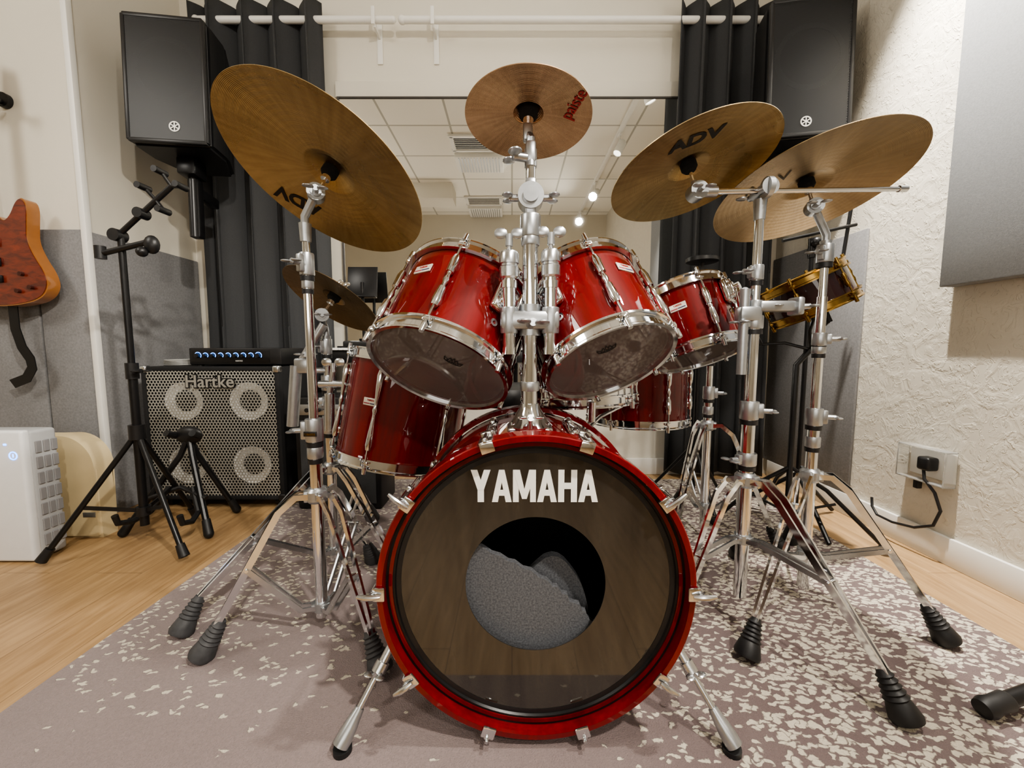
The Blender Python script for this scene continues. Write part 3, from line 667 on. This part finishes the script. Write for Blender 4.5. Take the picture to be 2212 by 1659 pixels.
g.cyl((x-.033,y-.01,.705),(x-.033,y-.01,.925),.012); g.box((0,0,0),(.056,.038,.038),Matrix.Translation((x-.019,y-.005,.862)),.007); g.cyl((x-.033,y-.01,.92),(x-.018,y+.03,.92),.010); tB.part("tom_arm_clamp",g,CAST,label="die-cast clamp with chrome tom arm")
# stand C
x,y=.885,1.14
tC=stand("straight chrome stand carrying the wide ride cymbal",x,y,[(.575,.905),(1.13,.955),(1.10,1.50)],.40,.16,[(.05,.60,.0155),(.58,.92,.0125),(.88,1.075,.010)],
   [(.575,.021,.05,(1,-.4,0)),(.80,.018,.035,(1,-.5,0)),(.77,.017,.02,None),(1.04,.02,.05,(-1,-.6,0)),(.50,.019,.03,None)],rub=RUBBERB)
h,l,hi=hubs['C']; tilter(tC,(x,y,1.08),l,h,hi,(-.4,-1,0))
# stand D
x,y=.78,1.55
tD=stand("chrome tom stand behind the small red tom",x,y,[(.56,1.36),(1.02,1.42),(.80,1.86)],.47,.14,[(.05,.62,.0155),(.60,.80,.012)],[(.60,.021,.05,(1,-.5,0)),(.53,.019,.03,None),(.74,.018,.04,(-1,-.3,0))],rub=RUBBERB,cat="drum stand",name="drum_stand")
g=G(); g.tube([(x,y,.79),(x,y,.82),(.70,1.47,.84)],.009); tD.part("tom_arm",g,CHROME)
def basket(label,cx,cy,cz,R,feet,up=(0,0,1),mt=CHROME):
    t=Thing("snare_stand",label,"drum stand",(cx,cy,RT),group="snare basket stands"); M=frame((cx,cy,cz),up,(1,0,0))
    g=G()
    for k in range(3):
        a=math.radians(30+120*k); ca,sa=math.cos(a),math.sin(a)
        g.tube([M@V((0,0,-.10)),M@V((R*.5*ca,R*.5*sa,-.04)),M@V((R*1.04*ca,R*1.04*sa,-.012)),M@V((R*1.10*ca,R*1.10*sa,.03))],.006)
        g.cyl(M@V((R*1.09*ca,R*1.09*sa,-.012)),M@V((R*1.11*ca,R*1.11*sa,.042)),.010)
    t.part("basket",g,mt)
    b=M@V((0,0,-.10))
    g=G(); g.tube([(cx,cy,.10),(cx,cy,b.z-.06),b],.011); t.part("post",g,mt)
    for f in feet:
        g=G(); g.tube([(cx,cy,.30),(cx*.6+f[0]*.4,cy*.6+f[1]*.4,.22),(f[0],f[1],RT+.02)],.008); g.tube([(cx,cy,.11),(cx*.5+f[0]*.5,cy*.5+f[1]*.5,.17)],.005); lo=t.part("leg",g,mt)
        g=G(); g.ball((f[0],f[1],RT+.018),.018,(1,1,1)); t.part("rubber_foot",g,RUBBERB,parent=lo)
basket("chrome basket stand cradling the chrome snare drum",.22,1.27,.585,.182,[(.40,1.20),(.13,1.50),(.03,1.17)])
basket("black basket stand cradling the brown snare drum",1.12,1.55,.86,.13,[(1.40,1.42),(1.22,1.86),(.88,1.66)],up=(-.42,.12,.9),mt=BLACKM)
# ---------------------------------------------------------------- tom post
t=Thing("tom_holder_post","chrome centre post on the bass drum holding both toms and splash","tom holder",(PX,PY,.60),group="chrome tom hardware")
g=G(); zt=BZ+.279
g.lathe([(0,0),(.046,-.004),(.050,.004),(.040,.014),(.024,.040),(.020,.052),(0,.052)],Matrix.Translation((PX,PY,zt+.0)),4*10)
for sx in(-1,1): g.box((0,0,0),(.026,.07,.018),Matrix.Translation((PX+sx*.036,PY,zt-.004))@Matrix.Rotation(sx*.15,4,'Y'),.006); g.cyl((PX+sx*.036,PY-.02,zt),(PX+sx*.036,PY-.02,zt+.012),.006)
wing(g,(PX,PY-.035,zt+.025),(0,-1,.2)); t.part("base_plate",g,CHROME)
g=G(); g.cyl((PX,PY,zt+.04),(PX,PY,1.03),.0165,seg=28); t.part("lower_tube",g,CHROME)
g=G(); g.cyl((PX,PY,1.02),(PX,PY,1.19),.0105,seg=24); t.part("upper_tube",g,CHROME)
for z_,r_,h_ in((.69,.020,.02),(1.03,.021,.045),(1.00,.019,.02)):
    g=G(); collar(g,PX,PY,z_,r_,h_); t.part("memory_lock",g,CAST)
g=G(); g.cyl((PX,PY-.02,1.088),(PX,PY+.02,1.088),.027,seg=28); g.cyl((PX,PY-.027,1.088),(PX,PY+.027,1.088),.016,seg=24); g.box((PX,PY,1.088),(.022,.03,.075),bev=.005); wing(g,(PX+.026,PY,1.088),(1,0,0),1.1); wing(g,(PX-.026,PY,1.088),(-1,0,0),1.1); t.part("tilt_joint",g,CAST)
h,l,hi=hubs['S']
g=G(); l=V(l); g.cyl((PX,PY,1.15),(PX,PY,1.185),.013); g.box((PX,PY,1.178),(.022,.026,.045),bev=.006); g.tube([(PX,PY,1.18),(PX,PY-.004,1.205),l],.009); g.box(l,(.020,.022,.035),bev=.005); wing(g,(PX-.014,PY-.01,1.165),(-1,-.3,0),1.3); o=t.part("splash_tilter",g,CAST)
g=G(); g.cyl(l,h,.004); g.cyl(h,hi,.0035); g.cyl(V(h)-(V(h)-l).normalized()*.02,h,.008,.012); t.part("cymbal_rod",g,CHROME,parent=o)
for J_,sx in((JL,-1),(JR,1)):
    g=G(); g.cyl((J_.x,J_.y,.765),(J_.x,J_.y,J_.z-.03),.0135,seg=24); g.cyl((J_.x,J_.y,.775),(J_.x,J_.y,.76),.015); g.cyl((J_.x,J_.y,.90),(J_.x,J_.y,.915),.017)
    t_=t.part("tom_arm",g,CHROME)
    g=G(); g.lathe([(0,-.036),(.017,-.036),(.020,-.032),(.020,-.012),(.018,-.010),(.018,-.006),(.021,-.004),(.021,.014),(.018,.020),(.010,.024),(0,.024)],Matrix.Translation(J_),24); g.cyl(J_,J_+V((0,0,.045)),.005); t_b=t.part("ball_joint",g,SATIN,parent=t_)
    g=G(); wing(g,J_+V((0,0,.036)),(0,0,1),1.1); t.part("wing_nut",g,CAST,parent=t_)
g=G(); g.box((0,0,0),(.125,.042,.040),Matrix.Translation(((JL.x+JR.x)/2,PY-.006,.832)),.008); g.cyl((PX,PY,.800),(PX,PY,.866),.023)
for sx,J_ in((-1,JL),(1,JR)): collar(g,J_.x,J_.y,.832,.018,.055)
wing(g,(PX,PY-.03,.822),(.2,-1,.2),1.2); t.part("holder_block",g,CAST,label="die-cast double tom clamp")

# ---------------------------------------------------------------- drum throne, practice pad
t=Thing("drum_throne","black round padded drum throne behind the snare","stool",(-.02,1.80,RT))
g=G(); g.lathe([(0,.52),(.15,.52),(.168,.535),(.172,.57),(.16,.60),(.12,.612),(0,.616)],Matrix.Translation((-.02,1.80,0)),40); t.part("seat",g,BLACK)
g=G(); g.cyl((-.02,1.8,.12),(-.02,1.8,.53),.014); t.part("post",g,CHROME)
for k in range(3):
    a=math.radians(90+120*k); e=V((-.02+.26*math.cos(a),1.8+.26*math.sin(a),RT+.02)); g=G(); g.tube([(-.02,1.8,.34),(-.02+.1*math.cos(a),1.8+.1*math.sin(a),.25),e],.009); lo=t.part("leg",g,CHROME); g=G(); g.ball(e-V((0,0,.002)),.018); t.part("rubber_foot",g,RUBBERB,parent=lo)
p=at(1517,562,1.95)
t=Thing("practice_pad","round black rubber practice pad on slim stand","practice pad",(p.x,p.y,RT))
g=G(); g.lathe([(0,-.012),(.066,-.012),(.074,-.008),(.074,.008),(.068,.012),(0,.014)],Matrix.Translation(p),36); t.part("pad",g,BLACK)
g=G(); g.cyl((p.x,p.y,.06),(p.x,p.y,p.z-.01),.010); t.part("post",g,BLACKM)
for k in range(3):
    a=math.radians(30+120*k); g=G(); g.tube([(p.x,p.y,.30),(p.x+.22*math.cos(a),p.y+.22*math.sin(a),RT+.01)],.008); t.part("leg",g,BLACKM)
# black boom microphone stand right
t=Thing("microphone_stand","black boom microphone stand beside brown snare","microphone stand",(1.30,1.72,0))
g=G(); g.cyl((1.28,1.72,.08),(1.28,1.72,1.22),.009); g.cyl((1.28,1.72,1.16),(1.28,1.72,1.24),.016); t.part("pole",g,BLACKM)
g=G(); g.cyl(at(1690,520,1.72),at(1850,485,1.70),.007); g.cyl(at(1842,430,1.70),at(1812,610,1.72),.007); g.ball((1.28,1.70,1.22),.022); t.part("boom_arm",g,BLACKM)
for k in range(3):
    a=math.radians(-100+120*k); g=G(); g.tube([(1.28,1.72,.22),(1.28+.25*math.cos(a),1.72+.25*math.sin(a),.015)],.009); lo=t.part("leg",g,BLACKM)
# stand foot in front right
t=Thing("stand_leg","black tubular stand leg with rubber end on the rug","stand leg",(.985,.75,RT))
pa_=V((.985,.755,RT+.022)); pb=V((1.29,.80,.085))
g=G(); g.cyl(pa_,pb,.015); t.part("tube",g,BLACKM)
g=G(); d=(pb-pa_).normalized(); g.lathe([(0,-.015),(.018,-.012),(.021,.0),(.018,.02),(.019,.05),(.016,.055),(0,.056)],frame(pa_,d),24); t.part("rubber_end",g,RUBBERB)

# ---------------------------------------------------------------- PA speakers
def pa(label,c,yaw,tilt,w,hh,d,emb,gm):
    M=Matrix.Translation(c)@Matrix.Rotation(math.radians(yaw),4,'Z')@Matrix.Rotation(math.radians(tilt),4,'X')
    t=Thing("pa_speaker",label,"loudspeaker",M=M,group="wall-mounted loudspeakers")
    poly=[(-w/2,0),(w/2,0),(w/2,d*.45),(w/2*.62,d),(-w/2*.62,d),(-w/2,d*.45)]
    b2=G(); b2.prism(poly,Matrix.Translation((0,0,-hh/2)),hh)
    bmesh.ops.bevel(b2.bm,geom=list(b2.bm.edges),offset=.014,segments=3,affect='EDGES'); t.part("cabinet",b2,BLACK,local=True)
    Mw=frame((0,-.0005,.05),(0,-1,0),(1,0,0))
    g=G(); g.lathe([(.120,0),(.140,0),(.140,.006),(.130,.009),(.120,.006)],Mw,48,loop=True); t.part("woofer_surround",g,RUBBER,local=True)
    g=G(); g.box((0,-.016,0),(w-.03,.004,hh-.035),bev=.0015,seg=1); gr=t.part("grille",g,gm,local=True,label="black perforated steel grille")
    g=G()
    for a,b,c_,e in((-w/2+.012,0,.018,hh-.02),(w/2-.012,0,.018,hh-.02),(0,hh/2-.012,w-.02,.018),(0,-hh/2+.012,w-.02,.018)): g.box((a,-.010,b),(c_,.022,e),bev=.005)
    t.part("grille_frame",g,BLACK,local=True)
    x0,z0=emb; Me=frame((x0,-.0185,z0),(0,-1,0),(1,0,0))
    g=G(); g.lathe([(.0175,0),(.0225,0),(.0225,.0015),(.0175,.0015)],Me,32,loop=True)
    for k in range(3): g.prism([(-.0022,-.017),(.0022,-.017),(.0022,.017),(-.0022,.017)],Me@Matrix.Rotation(math.radians(60*k),4,'Z')@Matrix.Translation((0,0,.0003*k)),.0015)
    t.part("emblem",g,LETTER,local=True,parent=gr,label="round white tuning-fork emblem")
    g=G(); g.box((0,d*.45,-hh/2-.04),(.08,.10,.08),bev=.01); g.cyl((0,d*.45,-hh/2-.02),(0,d*.45,-hh/2-.36),.018); g.box((0,d*.45+.02,-hh/2-.22),(.048,.045,.28),bev=.006); g.box((0,d*.45+.10,-hh/2-.14),(.045,.14,.05),bev=.006)
    t.part("wall_bracket",g,BLACKM,local=True)
PAGL=grille("black_steel_grille",.005,.26,(.010,.010,.011),.0)
PAGR=grille("perforated_black_grille",.006,.33,(.024,.025,.027),.1)
pa("black powered loudspeaker on a wall bracket above the bass cabinet",(-1.53,1.86,1.955),7,-2,.34,.55,.30,(.03,-.20),PAGL)
pa("black powered loudspeaker on a wall bracket above the ride cymbal",(1.315,1.86,2.01),-10,-2,.345,.60,.29,(-.01,-.235),PAGR)

# ---------------------------------------------------------------- bass cabinet + head
t=Thing("bass_cabinet","black bass speaker cabinet with silver perforated grille, four cones","speaker cabinet",(-1.425,2.0,0))
x0,x1,y0,y1,z0,z1=-1.75,-1.10,1.85,2.22,.045,.69
g=G(); g.box(((x0+x1)/2,(y0+.03+y1)/2,(z0+z1)/2),(x1-x0,y1-y0-.03,z1-z0),bev=.012)
for a,b in(((x0,y0,z0),(x0+.022,y0+.04,z1)),((x1-.022,y0,z0),(x1,y0+.04,z1)),((x0,y0,z0),(x1,y0+.04,z0+.02)),((x0,y0,z1-.02),(x1,y0+.04,z1))):
    a,b=V(a),V(b); g.box((a+b)/2,b-a,bev=.004)
t.part("cabinet",g,mat("black_carpet_covering",(.011,.011,.012),.9,var=.3,vs=400,bump=.5,bs=500))
g=G(); g.box(((x0+x1)/2,y0+.004,(z0+z1)/2),(x1-x0-.044,.0015,z1-z0-.04)); gr=t.part("grille",g,GRILLE)
CONE=mat("white_cone_glint",(.97,.97,.95),.25,.0,var=.02)  # plain non-metal white stands in for the glint on the cones
for cx in(-1.565,-1.255):
    for cz in(.215,.525):
        Mc=frame((cx,y0+.021,cz),(0,-1,0),(1,0,0))
        g=G(); g.lathe([(.052,-.004),(.090,.010),(.090,.006),(.052,-.008)],Mc,40,loop=True); sp_=t.part("speaker_cone",g,CONE,label="speaker cone ring with aluminium glint painted white")
        g=G(); g.lathe([(.090,.003),(.104,.008),(.118,.006),(.122,.000),(.090,.000)],Mc,40,loop=True); t.part("surround",g,RUBBERB,parent=sp_)
        g=G(); g.lathe([(0,.006),(.03,.004),(.046,-.002),(.052,-.005),(.052,-.009),(0,-.012)],Mc,32); t.part("dust_cap",g,BLACK,parent=sp_)
g=G(); g.text("Hartke",.082,frame(((x0+x1)/2,y0-.001,z1-.072),(0,-1,0),(1,0,0)),depth=.001,bold=.006); t.part("lettering_backing",g,BLACK)
g=G(); g.text("Hartke",.082,frame(((x0+x1)/2,y0-.004,z1-.072),(0,-1,0),(1,0,0)),depth=.001,bold=.001); t.part("lettering",g,mat("aged_silver_letters",(.34,.33,.30),.4,.3),label="raised silver lettering")
for sx in(x0+.012,x1-.012):
    for sz in(z0+.012,z1-.012): 
        g=G(); g.box((sx,y0+.012,sz),(.034,.034,.034),bev=.008,seg=3); t.part("corner_cap",g,SATIN if sz>.4 else BLACK)
for sx in(x0+.06,x1-.06):
    for sy in(y0+.06,y1-.06):
        g=G(); g.cyl((sx-.012,sy,.023),(sx+.012,sy,.023),.023); g.box((sx,sy,.04),(.04,.04,.012)); t.part("caster",g,BLACKM)
t=Thing("bass_amplifier","slim black bass amplifier head with blue-lit knobs on cabinet","amplifier",(-1.32,1.98,.69))
g=G(); g.box((-1.32,2.0,.738),(.44,.24,.080),bev=.006)
t.part("case",g,BLACK)
for sx in(-1.5,-1.14):
    for sy in(1.9,2.1): g=G(); g.cyl((sx,sy,.691),(sx,sy,.70),.012); t.part("foot",g,RUBBERB)
BLUE=mat("blue_led",(.10,.34,1),.4,emis=6,var=0)
g=G(); g.box((-1.34,1.879,.738),(.37,.003,.058),bev=.001); pn=t.part("front_panel",g,BLACKM)
for i in range(9):
    kx=-1.495+i*.036; r=.009 if i not in(0,8) else .012
    g=G(); g.cyl((kx,1.878,.742),(kx,1.864,.742),r,r*.85); kn=t.part("knob",g,BLACK)
    g=G(); g.tube([(kx+math.cos(math.radians(-35+a*25))*(r+.0035),1.877,.742+math.sin(math.radians(-35+a*25))*(r+.0035)) for a in range(11)],.0012,6)
    t.part("led_ring",g,BLUE,parent=kn)
g=G(); g.text("HARTKE",.009,frame((-1.3,1.8765,.716),(0,-1,0),(1,0,0))); t.part("lettering",g,LETTER,parent=pn)
t=Thing("cable_coil","coiled grey instrument cables on the bass cabinet","cable",(-1.62,2.0,.69))
g=G()
for k in range(4):
    g.tube([(-1.645+(.075-.006*k)*math.cos(a*.4),1.97+(.07+.004*k)*math.sin(a*.4),.697+.007*k) for a in range(17)],.004,8)
t.part("cable",g,mat("grey_cable",(.30,.30,.29),.5))
# digital piano and amp at back
t=Thing("digital_piano","black digital keyboard against the mirror","keyboard",(-.45,2.20,.70))
g=G(); g.box((-.42,2.20,.735),(1.10,.26,.07),bev=.01); g.box((-.42,2.29,.79),(1.10,.06,.06),bev=.01); t.part("case",g,BLACK)
g=G()
for i in range(44): g.box((-.94+i*.0238,2.12,.773),(.0222,.13,.012),bev=.001,seg=1)
k_=t.part("white_keys",g,WHITE); g=G()
for i in range(44):
    if i%7 in(0,1,3,4,5): g.box((-.928+i*.0238,2.15,.783),(.012,.08,.012),bev=.001,seg=1)
t.part("black_keys",g,BLACKM)
for sx in(-.85,.02): g=G(); g.cyl((sx,2.12,.014),(sx,2.28,.70),.012); g.cyl((sx,2.28,.014),(sx,2.12,.70),.012); t.part("stand_leg",g,BLACKM)
t=Thing("guitar_amplifier","small black combo amplifier on the floor beside the curtain","amplifier",(-.82,1.93,0))
g=G(); g.box((-.82,1.93,.28),(.40,.22,.54),bev=.012); t.part("cabinet",g,BLACK); g=G(); g.box((-.82,1.818,.24),(.35,.006,.40),bev=.002); t.part("grille_cloth",g,CURT)
g=G(); g.box((-.82,1.818,.49),(.35,.005,.05),bev=.002); pn=t.part("control_panel",g,CAST)
for i in range(6): g=G(); g.cyl((-.95+i*.05,1.816,.49),(-.95+i*.05,1.80,.49),.010); t.part("knob",g,BLACK,parent=pn)
p=at(783,610,2.29)
t=Thing("music_rest","black sheet music rest standing on the keyboard","music stand",(p.x,2.29,.82))
g=G(); g.box((0,0,0),(.17,.006,.18),Matrix.Translation(p)@Matrix.Rotation(-.15,4,'X'),.002); g.box((0,-.02,-.09),(.17,.04,.006),Matrix.Translation(p)@Matrix.Rotation(-.15,4,'X'),.001); t.part("desk",g,BLACKM)
g=G(); g.cyl((p.x,2.29,.822),(p.x,2.285,p.z),.009); g.cyl((p.x,2.29,.820),(p.x,2.29,.832),.028); t.part("pole",g,BLACKM)

# ---------------------------------------------------------------- tripod tablet stand
cx,cy=-1.43,1.48
t=Thing("tablet_stand","black tripod stand with angled tablet clamp","tripod stand",(cx,cy,0))
g=G(); g.cyl((cx,cy,.09),(cx,cy,.70),.0145); g.cyl((cx,cy,.66),(cx,cy,1.19),.011); t.part("pole",g,BLACKM)
g=G(); g.cyl((cx,cy,.66),(cx,cy,.72),.020); wing(g,(cx+.02,cy,.69),(1,-.4,0),1.2); t.part("height_collar",g,BLACK)
g=G(); g.cyl((cx,cy,.43),(cx,cy,.485),.026); t.part("leg_collar",g,BLACK)
g=G(); g.cyl((cx,cy,.13),(cx,cy,.165),.023); t.part("brace_collar",g,BLACK)
for f in((-1.672,1.335),(-1.187,1.367),(-1.44,1.735)):
    g=G(); e=V((f[0],f[1],.02)); c0=V((cx,cy,.455)); g.cyl(c0,e,.0095); pm=c0.lerp(e,.6); g.strip([V((cx,cy,.147)),pm],.014,.005,(0,0,1)); lo=t.part("leg",g,BLACKM)
    g=G(); d=(e-c0).normalized(); g.cyl(e-d*.05,e-d*.002,.014,.017); t.part("rubber_foot",g,RUBBERB,parent=lo)
g=G(); a,b=V((cx-.01,cy,1.185)),V((-1.215,1.46,1.35)); g.cyl(a,b,.009); g.cyl(a-V((0,.02,0)),a+V((0,.02,0)),.022); g.cyl(a.lerp(b,.45)-V((0,.02,0)),a.lerp(b,.45)+V((0,.02,0)),.018)
g.cyl(V((-1.51,1.47,1.115)),V((-1.30,1.47,1.165)),.010); g.ball((-1.31,1.47,1.15),.024,(1.1,.8,1.4)); g.cyl((-1.50,1.47,1.10),(-1.50,1.47,1.145),.017); g.ball((-1.33,1.45,1.12),.018)
for sgn in(1,-1):
    e=b+V((.035*sgn+.01,-.01,.02-.025*sgn)); g.cyl(b,e,.006); g.cyl(e-V((0,.03,0)),e+V((0,.02,0)),.011); 
e=a.lerp(b,.72); g.cyl(e,e+V((.035,-.01,-.04)),.006); g.cyl(e+V((.035,-.04,-.04)),e+V((.035,.01,-.04)),.011); g.cyl(e,e+V((-.03,-.01,.04)),.006); g.cyl(e+V((-.03,-.04,.04)),e+V((-.03,.01,.04)),.011)
t.part("tablet_clamp",g,BLACK,label="black plastic clamp with rubber grips")
# guitar stand
tx,ty=-1.40,1.68
t=Thing("guitar_stand","black folding guitar stand in front of bass cabinet","guitar stand",(tx,ty,0))
top=V((tx,ty,.40))
for f in((-1.60,1.56),(-1.24,1.55),(-1.30,1.80)):
    g=G(); e=V((f[0],f[1],.018)); g.tube([top,top.lerp(e,.15)+V((0,0,-.03)),e],.012); lo=t.part("leg",g,BLACKM); g=G(); d=(e-top).normalized(); g.cyl(e-d*.06,e,.015,.018); g.ball(e+V((0,0,.001)),.018); t.part("rubber_foot",g,RUBBERB,parent=lo)
g=G(); g.ball(top+V((0,0,.0)),.045,(1.3,.5,.9)); g.tube([top+V((-.05,-.01,0)),top+V((-.055,-.05,.02))],.014); g.tube([top+V((.05,-.01,0)),top+V((.055,-.05,.02))],.014); t.part("yoke",g,BLACK)
g=G(); 
for sx in(-1,1):
    g.tube([(tx+sx*.05,1.62,.19),(tx+sx*.10,1.58,.10),(tx+sx*.12,1.52,.085),(tx+sx*.125,1.47,.10),(tx+sx*.125,1.46,.135)],.011)
g.tube([(tx-.12,1.60,.15),(tx,1.62,.19),(tx+.12,1.60,.15)],.010); t.part("cradle_arms",g,RUBBERB)

# ---------------------------------------------------------------- electric guitar
gx,gz,gy=-2.17,1.185,1.70
body=[(.028,.15),(.05,.12),(.075,.15),(.095,.205),(.115,.225),(.130,.19),(.122,.10),(.118,.04),(.138,-.03),(.168,-.10),(.175,-.16),(.145,-.215),(.07,-.24),(0,-.245),(-.07,-.24),(-.14,-.21),(-.175,-.15),(-.165,-.08),(-.135,-.02),(-.125,.05),(-.135,.12),(-.155,.2),(-.145,.25),(-.11,.24),(-.08,.17),(-.05,.13),(-.028,.15)]
body=[(a*1.28,b*.95) for a,b in smooth(body,2)]
t=Thing("electric_guitar","red-orange flamed electric guitar with tan binding hung on wall","guitar",(gx,gy,gz))
MG=frame((gx,gy+.03,gz),(0,-1,0),(1,0,0))
g=G(); g.prism(body,MG,.045); t.part("body",g,mat("amber_binding",(.34,.13,.028),.35,coat=1))
g=G(); g.prism([(a*.975,b*.980) for a,b in body],MG@Matrix.Translation((0,0,.045)),.003); t.part("top",g,FLAME,label="flamed orange maple top")
g=G(); g.prism([(-.028,.06),(.028,.06),(.022,.60),(-.022,.60)],MG@Matrix.Translation((0,0,.04)),.018); t.part("neck",g,mat("rosewood_neck",(.05,.025,.015),.5))
g=G(); g.prism([(-.024,.60),(.024,.60),(.045,.66),(.03,.80),(-.03,.82),(-.045,.66)],MG@Matrix.Translation((0,0,.035)),.014); t.part("headstock",g,FLAME)
for zz in(.03,-.05): g=G(); g.box((0,zz,.052),(.075,.036,.012),MG,.004); t.part("pickup",g,BLACK)
g=G(); g.box((0,-.12,.053),(.08,.03,.012),MG,.004); t.part("bridge",g,BLACKM)
KN=mat("dark_knob",(.05,.012,.008),.3)
for a,b in((.12,-.10),(.155,-.155),(.10,-.17)): g=G(); g.cyl(MG@V((a,b,.048)),MG@V((a,b,.060)),.009); t.part("knob",g,KN)
g=G(); g.strip([(gx+.03,1.71,.96),(gx+.03,1.71,.86),(gx+.05,1.71,.78),(gx+.08,1.71,.73),(gx+.085,1.71,.69),(gx+.05,1.715,.645),(gx-.02,1.72,.62)],.040,.004,(1,0,0)); t.part("strap",g,BLACKM,label="black woven strap")
t=Thing("guitar_hanger","black wall hanger yoke gripping the guitar neck","wall hanger",(gx,1.79,1.86))
g=G(); hp=V((gx,1.72,1.80)); g.cyl((gx,1.789,1.83),(gx,1.77,1.83),.03); g.cyl((gx,1.78,1.83),(gx,1.74,1.80),.009); g.tube([hp+V((-.05,-.06,.005)),hp+V((-.045,0,0)),hp+V((.045,0,0)),hp+V((.085,-.06,.005))],.010); g.ball(hp+V((.085,-.065,.01)),.018); g.ball(hp+V((-.05,-.065,.01)),.018)
t.part("yoke",g,BLACK)

# ---------------------------------------------------------------- air purifier
t=Thing("air_purifier","white air purifier with blue ring light and grey side grille","air purifier",(-1.93,1.46,0))
PW=mat("white_plastic",(.74,.75,.76),.35,var=.02)
g=G(); g.box((-1.945,1.375,.245),(.44,.03,.48),bev=.010,seg=3); t.part("front_panel",g,PW)
g=G(); g.box((-1.94,1.425,.243),(.43,.09,.474),bev=.012,seg=3); t.part("body",g,mat("grey_plastic",(.42,.43,.44),.45,var=.03))
g=G()
for i in range(7):
    for j in range(3): g.box((-1.723,1.406+j*.025,.07+i*.058),(.006,.019,.044),bev=.002,seg=1)
t.part("side_grille",g,mat("dark_grey_grille",(.24,.24,.25),.4,var=.03))
lp=at(27,985,1.358); g=G(); g.lathe([(.012,0),(.015,0),(.015,.001),(.012,.001)],frame((lp.x,1.3595,lp.z),(0,-1,0),(1,0,0)),32,loop=True); g.box((lp.x,1.359,lp.z),(.003,.001,.012)); t.part("ring_light",g,BLUE,label="glowing blue ring light")
g=G(); g.box((lp.x-.025,1.359,lp.z+.04),(.010,.001,.006)); t.part("indicator_light",g,BLUE)
t=Thing("panel_heater","cream plastic appliance with curved shoulder behind air purifier","heater",(-1.90,1.60,0))
poly=[(-.22,0),(.218,0),(.215,.29)]+[(.215-.13*(1-math.cos(a)),.29+.135*math.sin(a)) for a in [math.pi/2*k/10 for k in range(1,11)]]+[(-.22,.425)]
g=G(); g.prism(poly,frame((-1.90,1.63,0),(0,-1,0),(1,0,0)),.08); bmesh.ops.bevel(g.bm,geom=[e for e in g.bm.edges if abs(e.verts[0].co.y-e.verts[1].co.y)<1e-5],offset=.010,segments=2,affect='EDGES'); t.part("body",g,mat("cream_plastic",(.60,.49,.30),.45,var=.02))
g=G(); g.box((-1.72,1.549,.10),(.05,.004,.02),bev=.001); t.part("vent",g,CAST)

# ---------------------------------------------------------------- socket
wx=1.57
t=Thing("power_socket","wall socket with clear cover on the stucco wall","wall socket",(wx,1.44,.33))
sy,sz=1.435,.345
g=G(); g.box((wx-.005,sy,sz),(.010,.15,.10),bev=.003); t.part("face_plate",g,WHITE)
m,tt,b=nt("clear_plastic"); b.inputs['Base Color'].default_value=(.93,.94,.93,1); b.inputs['Roughness'].default_value=.08; b.inputs['Transmission Weight'].default_value=.85; b.inputs['IOR'].default_value=1.3
n_=N(tt); n_.bump(n_.noise(n_.co(),60),.05,.001,b); CLEAR=m
g=G(); 
for a,bb in(((0,0,.062),(.045,.17,.006)),((0,0,-.062),(.045,.17,.006)),((0,.084,0),(.045,.006,.13)),((0,-.084,0),(.045,.006,.13))): g.box((wx-.03+a[0],sy+a[1],sz+a[2]),bb,bev=.002)
t.part("clear_cover",g,CLEAR,label="clear plastic splash cover")
t=Thing("power_plug","black power plug with cable running along the baseboard","plug",(wx-.03,sy-.01,sz))
g=G(); g.box((wx-.032,sy-.01,sz+.005),(.044,.045,.05),bev=.009,seg=3); t.part("plug_body",g,BLACK)
g=G(); g.tube([(wx-.045,sy-.01,sz-.015),(wx-.05,sy-.02,sz-.05),(wx-.045,sy-.055,sz-.09),(wx-.04,sy-.075,sz-.15),(wx-.045,sy-.06,sz-.21),(wx-.05,sy+.0,sz-.245),(wx-.055,sy+.08,sz-.26),(wx-.05,sy+.15,sz-.26),(wx-.045,sy+.18,sz-.235),(wx-.04,sy+.19,sz-.20)],.005,8)
t.part("cable",g,RUBBERB)
g=G(); g.box((wx-.02,sy+.03,sz-.085),(.02,.018,.035),bev=.003); t.part("cable_tag",g,BLACK)
